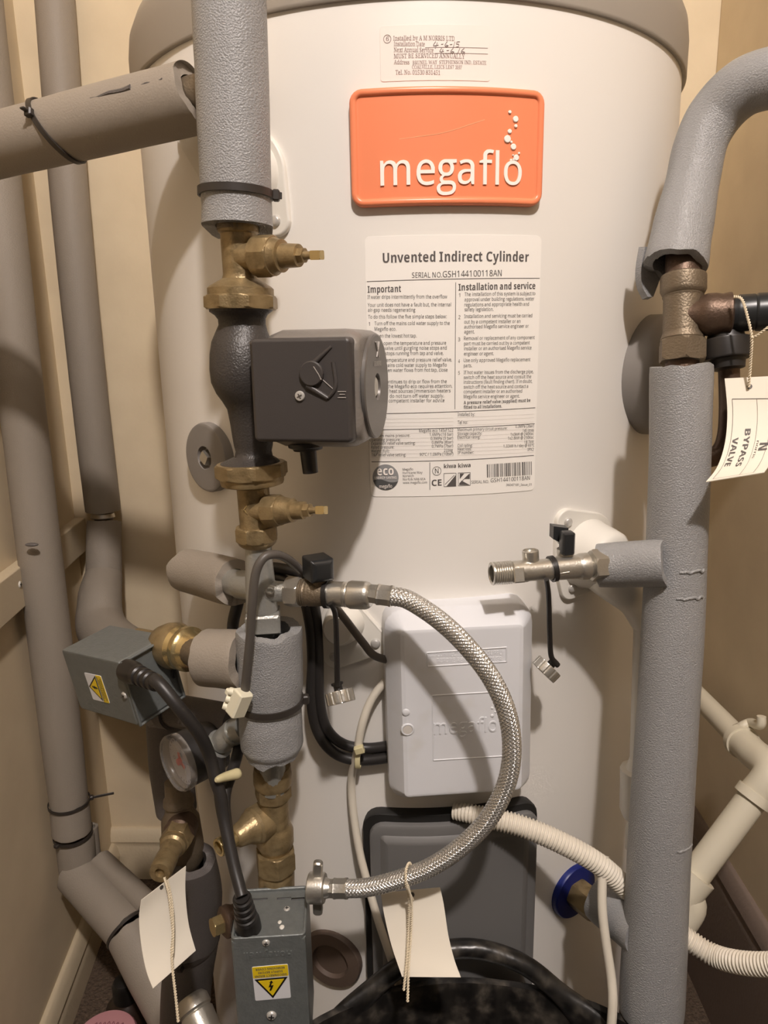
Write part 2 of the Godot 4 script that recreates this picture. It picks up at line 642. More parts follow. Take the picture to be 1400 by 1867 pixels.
# ---------------------------------------------------------------- the room
func build_room() -> void:
	var walls: Material = M.wall_paint
	var put := func(called: String, a: Vector3, b: Vector3, m: Material) -> MeshInstance3D:
		var g := Geo.new()
		box(g, Transform3D(Basis(), (a + b) / 2), (b - a).abs(), 0.002)
		return struct(called, g, m)
	put.call("floor", Vector3(-1.7, -0.1, -0.42), Vector3(1.7, 0, 3.0), M.floor_carpet)
	put.call("ceiling", Vector3(-1.7, 2.4, -0.42), Vector3(1.7, 2.5, 3.0), M.ceiling_paint)
	put.call("wall_back", Vector3(-0.72, 0, -0.42), Vector3(0.56, 2.4, -0.30), walls)
	var wl := Geo.new()   # the side wall stands a little out of square
	var along := Vector3(0.135, 0, 1).normalized()
	var inward := Vector3(1, 0, -0.135).normalized()
	var foot := Vector3(-0.527, 0, -0.06)
	box(wl, Transform3D(Basis(inward, Vector3.UP, along), foot + along * 0.25 - inward * 0.06 + Vector3(0, 1.2, 0)), Vector3(0.12, 2.4, 1.30), 0.002)
	struct("wall_left", wl, walls)
	put.call("wall_right", Vector3(0.44, 0, -0.30), Vector3(0.56, 2.4, 0.80), walls)
	put.call("wall_front_left", Vector3(-1.7, 0, 0.80), Vector3(-0.40, 2.4, 0.90), M.landing_paint)
	put.call("wall_front_right", Vector3(0.44, 0, 0.80), Vector3(1.7, 2.4, 0.90), M.landing_paint)
	put.call("wall_front_top", Vector3(-0.40, 2.25, 0.80), Vector3(0.44, 2.4, 0.90), M.landing_paint)
	put.call("wall_landing_left", Vector3(-1.7, 0, 0.90), Vector3(-1.6, 2.4, 3.0), M.landing_paint)
	put.call("wall_landing_right", Vector3(1.6, 0, 0.90), Vector3(1.7, 2.4, 3.0), M.landing_paint)
	put.call("wall_landing_back", Vector3(-1.6, 0, 2.9), Vector3(1.6, 2.4, 3.0), M.landing_paint)
	# skirting boards, each a moulded section drawn along its wall
	var skirting := func(called: String, a: Vector3, b: Vector3, out: Vector3, h: float, m: Material) -> void:
		var g := Geo.new()
		var rings := []
		for e in [a, b]:
			var p := PackedVector3Array()
			for q in [[0.0, 0.0], [0.016, 0.0], [0.016, h - 0.040], [0.013, h - 0.034], [0.013, h - 0.026], [0.015, h - 0.022], [0.012, h - 0.010], [0.007, h - 0.002], [0.004, h], [0.0, h]]:
				p.append(e + out * q[0] + Vector3(0, q[1], 0))
			rings.append(p)
		g.loft(rings)
		struct(called, g, m)
	skirting.call("baseboard_left", foot + along * 0.82, foot - along * 0.235, inward, 0.074, M.timber_paint)
	skirting.call("baseboard_back", Vector3(-0.56, 0, -0.3), Vector3(0.44, 0, -0.3), Vector3(0, 0, 1), 0.10, M.timber_paint)
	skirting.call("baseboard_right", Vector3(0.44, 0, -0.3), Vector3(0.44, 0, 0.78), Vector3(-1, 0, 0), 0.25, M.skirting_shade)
	# the batten along the side wall
	var g := Geo.new()
	var y := PX(36, 1058, -0.523).y
	box(g, Transform3D(Basis(inward, Vector3.UP, along), foot + along * 0.27 + inward * 0.009 + Vector3(0, y, 0)), Vector3(0.018, 0.054, 1.02), 0.002)
	var o := thing("wall_batten", "cream painted timber batten fixed level along the side wall behind the lagged pipes", "batten")
	part(o, "board", g, M.timber_paint)
	screw(o, PX(33, 1066, -0.505), inward, 0.005, "white screw cap")
	o.get_child(1).material_override = M.white_plastic

func build_lamp() -> void:
	var at := LAMP
	var o := thing("ceiling_lamp", "round glowing lamp hanging from the landing ceiling outside the cupboard", "lamp")
	var g := Geo.new()
	ball(g, at, 0.045)
	var m := StandardMaterial3D.new()
	m.albedo_color = Color(1, 0.96, 0.9)
	m.emission_enabled = true
	m.emission = Color(1.0, 0.93, 0.82)
	m.emission_energy_multiplier = 4.0
	part(o, "bulb", g, m)
	var s := Geo.new()
	pipe_lathe(s, Vector3(at.x, 2.4, at.z), at, [[0, 0.04], [0.012, 0.04], [0.013, 0.004], [2.4 - at.y - 0.045, 0.004]])
	part(o, "flex", s, M.white_plastic)
	var l := OmniLight3D.new()
	l.name = "bulb_light"
	l.position = at
	l.light_color = Color(1.0, 0.955, 0.93)
	l.light_energy = LAMP_ENERGY
	l.light_size = 0.04
	l.omni_range = 8.0
	l.omni_attenuation = 2.0
	l.shadow_enabled = true
	add_child(l)

# ---------------------------------------------------------------- the cylinder with its lid, plates and labels
func build_cylinder() -> void:
	var o := thing("hot_water_cylinder", "tall white hot water cylinder with grey lid filling the middle of the cupboard", "water cylinder")
	var top := 1.1994
	var g := Geo.new()
	pipe_lathe(g, Vector3(0, 0.0, 0), Vector3(0, 2, 0), [[0.0, 0.255], [0.02, 0.255], [0.03, R], [top + 0.01, R]], 160)
	part(o, "body", g, M.cylinder_white)
	g = Geo.new()
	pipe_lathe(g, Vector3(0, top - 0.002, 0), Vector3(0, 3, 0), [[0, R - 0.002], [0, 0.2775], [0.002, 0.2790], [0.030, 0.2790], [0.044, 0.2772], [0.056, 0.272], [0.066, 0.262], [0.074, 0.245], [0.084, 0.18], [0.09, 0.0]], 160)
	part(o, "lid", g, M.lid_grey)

	# orange plate
	var c0 := PC(818, 270)
	var c := Vector2(atan2(c0.x, c0.z), c0.y)
	var at := cyl_map(c)
	var tl := cyl_uv(643, 163, c)
	var tr := cyl_uv(990, 168, c)
	var bl := cyl_uv(650, 377, c)
	var br := cyl_uv(987, 376, c)
	var w := (tr.x + br.x - tl.x - bl.x) / 2
	var h := (tl.y + tr.y - bl.y - br.y) / 2
	g = Geo.new()
	slab(g, w, h, 0.009, [[0.0003, 0.0], [0.0045, 0.0], [0.0060, 0.0006], [0.0066, 0.0018], [0.0066, 0.0034], [0.0060, 0.0046], [0.0048, 0.0052], [0.0046, 0.0065]], at, 28)
	var plate := part(o, "brand_plate", g, M.orange, "glossy orange plate with raised white wording and a string of bubbles", 50.0)
	g = Geo.new()
	letters(g, "megaflo", at, cyl_uv(695, 341.5, c), cyl_uv(944.5, 341.0, c), 0.0214, 0.0044, 0.0012, "Droid Sans", false, 1.0)
	part(plate, "raised_lettering", g, M.letter_white, "", 30.0)
	for b in [[924.3, 208.3, 2.9], [934.6, 221, 5.2], [934.9, 233.5, 3.0], [924, 243, 3.8], [920, 257, 6.3], [927, 262.5, 2.2], [930.6, 271, 5.2], [935.7, 290.6, 5.2], [940.6, 282.6, 2.0], [930, 286.3, 1.5], [926.3, 295.2, 2.3], [931, 294, 2.0]]:
		g = Geo.new()
		var q := cyl_uv(b[0], b[1], c)
		var r: float = b[2] * 0.53 / F
		slab(g, r * 2, r * 2, r, [[0.0044, 0.0], [0.0054, 0.0], [0.0057, 0.0003]], at, 2, q)
		part(plate, "bubble", g, M.letter_white)
	g = Geo.new()   # the hairline scratch across it
	var sc := PackedVector3Array()
	var pts := []
	for q in [[728, 257], [770, 251.5], [800, 247], [830, 239], [856, 230], [880, 222]]:
		var s := cyl_uv(q[0], q[1], c)
		pts.append(at.call(s.x, s.y, 0.0046))
	tube(g, pts, 0.00020, -1, 6, 6)
	part(plate, "scratch", g, M.scratch)

	# the service sticker above it
	c0 = PC(793, 100)
	c = Vector2(atan2(c0.x, c0.z), c0.y)
	at = cyl_map(c)
	tl = cyl_uv(692, 48, c)
	br = cyl_uv(893, 149, c)
	g = Geo.new()
	slab(g, br.x - tl.x, tl.y - br.y, 0.002, [[0.0001, 0.0], [0.0003, 0.0001]], at, 24, (tl + br) / 2)
	var sticker := part(o, "service_sticker", g, M.sticker, "small clear sticker with brown print and handwritten dates")
	g = Geo.new()
	for e in [["Installed by A M NORRIS LTD", 717, 828, 74.5, 7.0], ["Installation Date", 718, 774, 84.5, 7.0], ["Next Annual Service", 718, 790, 95.5, 7.0], ["MUST BE SERVICED ANNUALLY", 718, 847, 107, 7.0], ["Address", 718, 746, 117.5, 6.6], ["BRUNEL WAY  STEPHENSON IND. ESTATE", 752, 886, 118, 5.6], ["COALVILLE, LEICS LE67 3HF", 751, 842, 126, 5.6], ["Tel. No. 01530 831451", 721, 802, 136.5, 7.0], ["6", 703.5, 708.5, 75, 7.0]]:
		letters(g, e[0], at, cyl_uv(e[1], e[3], c), cyl_uv(e[2], e[3] + 0.4, c), e[4] * 0.52 / F, 0.0005, 0.0, "Droid Serif")
	for e in [[775, 87.2, 889, 88.3], [792, 97.6, 889, 99]]:
		var line := []
		for k in 9:
			var u := cyl_uv(e[0], e[1], c).lerp(cyl_uv(e[2], e[3], c), k / 8.0)
			line.append(at.call(u.x, u.y, 0.0004))
		tube(g, line, 0.00014, -1, 5, 2)
	var ro := cyl_uv(706, 71.5, c)
	var circ := PackedVector3Array()
	for k in 33:
		circ.append(at.call(ro.x + cos(TAU * k / 32) * 0.0026, ro.y + sin(TAU * k / 32) * 0.0026, 0.0004))
	var rp := []
	for q in circ:
		rp.append(q)
	tube(g, rp, 0.00018, -1, 5, 1)
	part(sticker, "printed_lettering", g, M.ink_brown)
	g = Geo.new()   # the dates written by hand, stroke by stroke
	for e in [[[794, 76], [790, 83.5], [799, 82.5]], [[797, 78], [793.5, 89]], [[804, 81], [808, 80.5]], [[815, 76], [811, 82], [813, 85.5], [817, 83.5], [812.5, 82.5]], [[820, 81.5], [824, 81]], [[829, 76.5], [826.5, 85.5]], [[838, 76.5], [833, 76.8], [832, 80.5], [836, 81], [835.5, 85], [831, 85.8]], [[805, 88], [801.5, 94.5], [809, 94]], [[807.5, 90], [804, 99]], [[814, 92.5], [818, 92]], [[826, 88], [821.5, 94], [824, 97], [827.5, 95], [823, 94]], [[838, 88.5], [834.5, 97]], [[846, 88], [840.5, 94], [843, 97.3], [846.8, 95.5], [842, 94]]]:
		pts = []
		for q in e:
			var s := cyl_uv(q[0], q[1], c)
			pts.append(at.call(s.x, s.y, 0.00045))
		tube(g, pts, 0.00024, -1, 5, 5)
	part(sticker, "handwriting", g, M.pen)

	build_data_label(o)

	# moulded white outlet covers
	outlet(o, 452, 326, 343, 243, 508, 404, 0.029, 0.030)
	outlet(o, 630, 1132, 686, 1169, 612, 1194, 0.017, 0.024)
	outlet(o, 1066, 1008, 1029, 950, 1036, 1069, 0.030, 0.036)
	# round caps over the unused openings
	var x := radial(PC(386, 833))
	g = Geo.new()
	var a := x.origin - x.basis.z * 0.004
	var rr := 0.0315
	pipe_lathe(g, a, a + x.basis.z, [[0, rr], [0.009, rr], [0.011, rr * 0.97], [0.012, rr * 0.9], [0.012, rr * 0.34], [0.006, rr * 0.30], [0.006, 0]], 48)
	var cap := part(o, "cap", g, M.cap_grey, "flat grey round cap with a square socket in its centre")
	g = Geo.new()
	nut(g, a + x.basis.z * 0.004, a + x.basis.z * 0.013, 0, 1, 0, 1, rr * 0.22 * F / depth(a), 4)
	part(cap, "plug", g, M.nickel)
	x = radial(PC(1182, 684))
	g = Geo.new()
	a = x.origin - x.basis.z * 0.01
	rr = 0.0545
	pipe_lathe(g, a, a + x.basis.z, [[0, rr], [0.020, rr], [0.026, rr * 0.98], [0.031, rr * 0.92], [0.034, rr * 0.82], [0.035, 0]], 56)
	part(o, "cap", g, M.cap_grey, "deep grey round cap half hidden behind the lagged pipe")
	x = radial(PC(606, 1745))
	g = Geo.new()
	a = x.origin - x.basis.z * 0.003
	rr = 0.031
	pipe_lathe(g, a, a + x.basis.z, [[0, rr], [0.006, rr], [0.008, rr * 0.96], [0.009, rr * 0.6], [0.005, rr * 0.55], [0.005, 0]], 40)
	part(o, "cap", g, M.cap_brown, "brown round cap low down behind the motor head")

func outlet(o: Node3D, cx: float, cy: float, ax: float, ay: float, bx: float, by: float, r0: float, h: float) -> void:
	# a flange shaped to the cylinder with two screwed ears and a hooded socket
	var p := PC(cx, cy)
	var c := Vector2(atan2(p.x, p.z), p.y)
	var at := cyl_map(c)
	var ua := cyl_uv(ax, ay, c)
	var ub := cyl_uv(bx, by, c)
	var g := Geo.new()
	# outline: hull of three discs
	var pts := PackedVector2Array()
	for e in [[Vector2.ZERO, r0 * 1.25], [ua, 0.0115], [ub, 0.0115]]:
		for k in 40:
			pts.append(e[0] + Vector2(cos(TAU * k / 40), sin(TAU * k / 40)) * e[1])
	var hull := Geometry2D.convex_hull(pts)
	hull.remove_at(hull.size() - 1)
	var mid := (ua + ub) / 2 * 0.5
	var rings := []
	for e in [[-0.001, 1.0], [0.003, 1.0], [0.0042, 0.985], [0.0046, 0.96], [0.0042, 0.9], [0.0050, 0.5], [0.0052, 0.05]]:
		var q := PackedVector3Array()
		for s in hull:
			var t: Vector2 = mid + (s - mid) * e[1]
			q.append(at.call(t.x, t.y, e[0]))
		rings.append(q)
	g.loft(rings)
	var cover := part(o, "outlet_cover", g, M.white_plastic, "moulded white plastic outlet cover with two screws", 45.0)
	g = Geo.new()
	var n := Vector3(p.x, 0, p.z).normalized()
	pipe_lathe(g, p, p + n, [[0.0, r0 * 1.12], [0.006, r0 * 1.02], [h * 0.6, r0 * 0.92], [h * 0.85, r0 * 0.84], [h, r0 * 0.68]], 40)
	part(cover, "hood", g, M.white_plastic, "", 50.0)
	for u in [ua, ub]:
		var s: Vector3 = at.call(u.x, u.y, 0.004)
		screw(cover, s, Vector3(s.x, 0, s.z).normalized(), 0.0042)
	# screws are children of a part here: their slots stay within the screw's own mesh level
	for k in cover.get_children():
		for m in k.get_children():
			m.free()

func build_data_label(o: Node3D) -> void:
	var c0 := PC(825, 660)
	var c := Vector2(atan2(c0.x, c0.z), c0.y)
	var at := cyl_map(c)
	var tl := cyl_uv(662, 433, c)
	var tr := cyl_uv(989, 429, c)
	var bl := cyl_uv(678, 906, c)
	var br := cyl_uv(972, 893, c)
	var lx := (tl.x + bl.x) / 2
	var rx := (tr.x + br.x) / 2
	var ty := (tl.y + tr.y) / 2
	var by := (bl.y + br.y) / 2
	var g := Geo.new()
	slab(g, rx - lx, ty - by, 0.004, [[0.0001, 0.0], [0.0004, 0.0001]], at, 30, Vector2((lx + rx) / 2, (ty + by) / 2))
	var label := part(o, "data_label", g, M.label_paper, "large white paper label printed with instructions and a serial number")
	var px := 0.558 / F
	g = Geo.new()
	var big := [["Unvented Indirect Cylinder", 698, 963, 479.5, 477.5, 16.5], ["Important", 670.5, 731, 534, 532.5, 11.5], ["Installation and service", 835.5, 975, 530, 527, 11.5]]
	for e in big:
		letters(g, e[0], at, cyl_uv(e[1], e[3], c), cyl_uv(e[2], e[4], c), e[5] * px, 0.0006, 0.0, "Droid Sans", true)
	part(label, "printed_lettering", g, M.ink)
	g = Geo.new()
	# [text, from, to, baseline]: the lines climb a little to the right as the label's curve shows
	var rows := [["If water drips intermittently from the overflow", 670, 815, 545], ["Your unit does not have a fault but, the internal", 670.5, 822, 559.5], ["air-gap needs regenerating", 671, 757, 568.5],
		["To do this follow the five simple steps below:", 671.5, 814, 581], ["1", 672, 674.5, 594], ["Turn off the mains cold water supply to the", 683, 819.5, 593], ["Megaflo eco.", 683, 722.5, 603],
		["2", 672.5, 676, 616], ["Open the lowest hot tap.", 683, 759.5, 615.5], ["3", 672.5, 676, 630], ["Hold open the temperature and pressure", 683, 813, 629], ["relief valve until gurgling noise stops and", 683, 814, 638], ["water stops running from tap and valve.", 683, 808, 647.5],
		["4", 673, 676, 661], ["Close temperature and pressure relief valve,", 683, 823.5, 659.5], ["open mains cold water supply to Megaflo", 683, 814, 669], ["eco, when water flows from hot tap, close", 683, 815.5, 678], ["tap.", 683, 693, 687],
		["If water continues to drip or flow from the", 674, 814, 699], ["overflow, the Megaflo eco requires attention.", 674, 824, 707.5], ["Switch off heat sources (immersion heaters", 674.5, 821, 716], ["or boiler), do not turn off water supply.", 675, 809, 725], ["Contact a competent installer for advice", 675, 810, 733.5],
		["1", 836, 838.5, 541.5], ["The installation of this system is subject to", 846.5, 975, 540], ["approval under building regulations, water", 846.5, 973, 549.5], ["regulations and appropriate health and", 846.5, 963.5, 559], ["safety legislation.", 846.5, 899, 567.5],
		["2", 835.5, 839, 581.5], ["Installation and servicing must be carried", 846, 969.5, 580], ["out by a competent installer or an", 846, 948, 590], ["authorised Megaflo service engineer or", 846, 963, 599], ["agent.", 846, 864.5, 608],
		["3", 835, 838.5, 622], ["Removal or replacement of any component", 845.5, 974, 620], ["part must be carried out by a competent", 845.5, 965, 629.5], ["installer or an authorised Megaflo service", 845.5, 968, 638.5], ["engineer or agent.", 845.5, 899.5, 648],
		["4", 835, 838, 661.5], ["Use only approved Megaflo replacement", 845, 966, 660], ["parts.", 845, 860, 669.5],
		["5", 835, 838, 683], ["If hot water issues from the discharge pipe,", 845, 971.5, 682], ["switch off the heat source and consult the", 845, 967.5, 691], ["instructions (fault finding chart). If in doubt,", 845, 969.5, 699.5], ["switch off the heat source and contact a", 845, 962, 708.5], ["competent installer or an authorised", 845, 951, 717], ["Megaflo service engineer or agent.", 845, 946.5, 726],
		["Date:", 677, 704.5, 762], ["No:", 677, 697, 776], ["Installed by:", 834, 865, 758.5], ["Tel no:", 834, 852, 773]]
	for e in rows:
		var rise: float = (e[2] - 700) * 0.0065 * (e[2] - e[1]) / 130.0 if e[3] < 900 else 0.0
		letters(g, e[0], at, cyl_uv(e[1], e[3], c), cyl_uv(e[2], e[3] - rise, c), 6.1 * px, 0.0006, 0.0, "Droid Sans", false, 5.0)
	rows = [["Megaflo eco 145sf S22", 764, 826, 788], ["Maximum mains pressure:", 672, 747.5, 797], ["1.6MPa (16 bar)", 783, 825.5, 795], ["Operating pressure:", 674, 730, 804.5], ["0.3MPa (3 bar)", 785, 825.5, 802], ["Expansion relief valve setting:", 677, 757, 811], ["0.8MPa (8bar)", 787, 825.5, 809], ["Rated pressure:", 677, 718.5, 818], ["0.7MPa (7bar)", 787, 825.5, 816], ["Weight (full):", 677, 710, 825], ["203kg", 809, 825, 823.5], ["T&P relief valve setting:", 677.5, 740, 832], ["90°C / 1.0MPa (10bar)", 765, 826, 831],
		["Maximum primary circuit pressure:", 834, 924, 786], ["0.3MPa (3bar)", 939, 972.5, 780], ["Storage capacity:", 834, 878, 793.5], ["145 litres", 952, 972.5, 787.5], ["Electrical rating:", 834, 875, 800], ["1x3kW @ 240Vac", 930, 972, 794.5], ["1x2.8kW @ 230Vac", 925, 972, 801.5], ["Coil rating:", 834, 861, 815], ["18.7kW", 955, 972, 808.5], ["Heat loss:", 834, 859, 821.5], ["1.32kW h / day @ 65°C", 917, 973, 816], ["IP number:", 834, 863, 828], ["IPX2", 961, 972, 822]]
	for e in rows:
		letters(g, e[0], at, cyl_uv(e[1], e[3], c), cyl_uv(e[2], e[3] - (e[2] - e[1]) * 0.035 * (e[2] - 650) / 300.0, c), 5.4 * px, 0.0006, 0.0, "Droid Sans", false, 6.0)
	for e in [["Megaflo", 734, 753, 858], ["Hurricane Way", 734, 770, 864], ["Norwich", 734.5, 754, 870], ["Norfolk NR6 6EA", 734.5, 775.5, 876], ["www.megaflo.com", 734.5, 778.5, 882], ["36047181_Issue_01", 922, 968, 886]]:
		letters(g, e[0], at, cyl_uv(e[1], e[3], c), cyl_uv(e[2], e[3] - 0.8, c), 4.4 * px, 0.0006, 0.0, "Droid Sans", false, 6.0)
	for e in [["SERIAL NO.", 751, 805.5, 506.5, 505.8, 8.5], ["GSH144100118AN", 807, 914, 505.8, 503.5, 10.2], ["SERIAL NO.", 859, 890.5, 881.5, 880.3, 5.5], ["GSH144100118AN", 894, 965, 879.3, 874.5, 7.5]]:
		letters(g, e[0], at, cyl_uv(e[1], e[3], c), cyl_uv(e[2], e[4], c), e[5] * px, 0.0006)
	for e in [["A pressure relief valve (supplied) must be", 845, 966, 737, 732.5, 6.1], ["fitted to all installations.", 845, 914.5, 745.5, 743, 6.1], ["kiwa", 809, 831, 853.5, 852.5, 7.5], ["kiwa", 835, 857.5, 852.5, 851.2, 7.5], ["N", 793, 799.5, 863, 862.6, 9.0], ["CE", 787, 805, 886, 885, 12.0]]:
		letters(g, e[0], at, cyl_uv(e[1], e[3], c), cyl_uv(e[2], e[4], c), e[5] * px, 0.0006, 0.0, "Droid Sans", e[0] != "N")
	part(label, "printed_lettering", g, M.ink)
	# rules, bars and marks
	g = Geo.new()
	var bar := func(into: Geo, x0: float, y0: float, x1: float, y1: float, t: float) -> void:
		var a := cyl_uv(x0, y0, c)
		var b := cyl_uv(x1, y1, c)
		var n := Vector2(-(b - a).y, (b - a).x).normalized() * t * px / 2
		for k in 12:
			var q0 := a.lerp(b, k / 12.0)
			var q1 := a.lerp(b, (k + 1) / 12.0)
			into.quad(at.call(q0.x - n.x, q0.y - n.y, 0.0006), at.call(q0.x + n.x, q0.y + n.y, 0.0006), at.call(q1.x + n.x, q1.y + n.y, 0.0006), at.call(q1.x - n.x, q1.y - n.y, 0.0006))
	for e in [[669, 513.5, 983, 507.5, 1.1], [830.5, 515, 829, 746, 1.0], [676, 754.5, 975, 743.3, 1.1], [677, 783.5, 974, 772.3, 1.1], [677.5, 841.8, 972.5, 830, 1.2], [783.5, 843, 783.5, 893, 1.0]]:
		bar.call(g, e[0], e[1], e[2], e[3], e[4])
	seed(7)
	var bx := 888.0
	while bx < 970.0:
		var t: float = [0.9, 1.3, 2.2][randi() % 3]
		var ts := (bx - 888) / 83.0
		bar.call(g, bx, 846.5 - ts * 5.5, bx + 0.4, 870.5 - ts * 5.0, t)
		bx += t + [0.9, 1.2, 1.9][randi() % 3]
	for e in [[809, 831, 863, 887], [835, 857, 862, 885.5]]:
		var o2 := 0.0
		for s in [[e[0], e[2], e[1], e[2] - 0.8], [e[1], e[2] - 0.8, e[1], e[3] - 0.8], [e[1], e[3] - 0.8, e[0], e[3]], [e[0], e[3], e[0], e[2]]]:
			bar.call(g, s[0], s[1], s[2], s[3], 0.8)
		bar.call(g, e[0] + 2, e[3] - 4, e[1] - 3, e[2] + 3, 1.0)
	var tri := func(a: Vector2, b: Vector2, d: Vector2) -> void:
		g.v.append_array(PackedVector3Array([at.call(a.x, a.y, 0.0006), at.call(b.x, b.y, 0.0006), at.call(d.x, d.y, 0.0006)]))
	tri.call(cyl_uv(814, 886, c), cyl_uv(830.5, 866, c), cyl_uv(830.5, 886, c))
	tri.call(cyl_uv(838, 863, c), cyl_uv(846, 863, c), cyl_uv(838, 873, c))
	tri.call(cyl_uv(846, 873, c), cyl_uv(856, 862.5, c), cyl_uv(856, 873, c))
	tri.call(cyl_uv(836, 884, c), cyl_uv(841, 876, c), cyl_uv(856, 884, c))
	var cc := cyl_uv(796, 858.5, c)
	for k in 40:
		var d0 := Vector2(cos(TAU * k / 40), sin(TAU * k / 40)) * px
		var d1 := Vector2(cos(TAU * (k + 1) / 40), sin(TAU * (k + 1) / 40)) * px
		var q := [cc + d0 * 8.6, cc + d0 * 7.7, cc + d1 * 7.7, cc + d1 * 8.6]
		g.quad(at.call(q[0].x, q[0].y, 0.0006), at.call(q[1].x, q[1].y, 0.0006), at.call(q[2].x, q[2].y, 0.0006), at.call(q[3].x, q[3].y, 0.0006))
	part(label, "printed_lettering", g, M.ink)
	g = Geo.new()
	for y in [764.0, 770.5, 777.5, 790.3, 799.3, 806.5, 813.2, 820.2, 827.3, 834.2]:
		bar.call(g, 678, y, 826, y - 2.2, 0.35)
	for y in [761.0, 767.5, 775.5, 788.0, 795.3, 802.2, 809.2, 816.8, 823.4, 830.2]:
		bar.call(g, 833, y, 973, y - 6.3, 0.35)
	part(label, "printed_lettering", g, M.faint)
	# the round badge: a paler upper part and a dark wave below
	var bc := cyl_uv(703, 870, c)
	g = Geo.new()
	var low := Geo.new()
	var rad := 24.8 * px
	var pa := []
	var pb := []
	for k in 49:
		var t := PI * k / 48.0
		pa.append(bc + Vector2(cos(t), sin(t) * 1.0) * rad)
	var dark := []
	for k in 25:
		var xx := lerpf(-0.98, 0.98, k / 24.0)
		dark.append(bc + Vector2(xx, -0.28 - 0.09 * sin(xx * 3.4) - 0.05 * xx) * rad)
	for k in 41:
		var t := lerpf(-0.36, -PI + 0.28, k / 40.0)
		pb.append(bc + Vector2(cos(t), sin(t)) * rad * 0.999)
	var disc := []
	for k in 64:
		disc.append(bc + Vector2(cos(TAU * k / 64), sin(TAU * k / 64)) * rad)
	polygon(g, disc, at, 0.0003, 0.0006)
	part(label, "round_badge", g, M.eco_grey)
	polygon(low, dark + pb, at, 0.0006, 0.0008)
	part(label, "round_badge", low, M.eco_dark)
	g = Geo.new()
	for e in [["eco", 688, 718, 866.5, 17.0, true], ["ENERGY SAVING", 683.5, 723, 873, 4.4, false], ["megaflo", 692, 715, 889.5, 6.4, false]]:
		letters(g, e[0], at, cyl_uv(e[1], e[3], c), cyl_uv(e[2], e[3] - 0.8, c), e[4] * px, 0.0011, 0.0, "Droid Sans", e[5])
	part(label, "printed_lettering", g, M.letter_white)

# ---------------------------------------------------------------- helpers for cable ties and tears
func tie_round(parent: Node3D, c: Vector3, axis: Vector3, r: float, w: float, m: Material, head := 0.3, tail := 0.0, label := "", skew := Vector3.ZERO) -> MeshInstance3D:
	var b := axis_basis(c, axis.normalized())
	var g := Geo.new()
	band(g, c, b, r, w, 0.0014, 0.0, TAU, 48, skew)
	var d := b.x * cos(head) + b.y * sin(head)
	c += b.z * d.dot(skew)
	var s := b.z.cross(d)
	box(g, Transform3D(Basis(s, d, s.cross(d)), c + d * (r + 0.003)), Vector3(0.0065, 0.005, w * 1.5), 0.001)
	if tail > 0.0:
		box(g, Transform3D(Basis(s, d, s.cross(d)), c + d * (r + 0.003 + tail / 2)), Vector3(0.0014, tail, w * 0.9), 0.0003)
	return part(parent, "cable_tie", g, m, label)

func tear(parent: Node3D, c: Vector3, axis: Vector3, r: float, a0: float, a1: float) -> void:
	var b := axis_basis(c, axis.normalized())
	var pts := []
	for k in 9:
		var t := lerpf(a0, a1, k / 8.0)
		var d := b.x * cos(t) + b.y * sin(t)
		pts.append(c + d * (r - 0.0004) + b.z * 0.0022 * rough.get_noise_1d(k * 60.0 + c.y * 3000.0))
	var g := Geo.new()
	tube(g, pts, 0.0011, -1, 8, 4)
	part(parent, "torn_edge", g, M.foam)

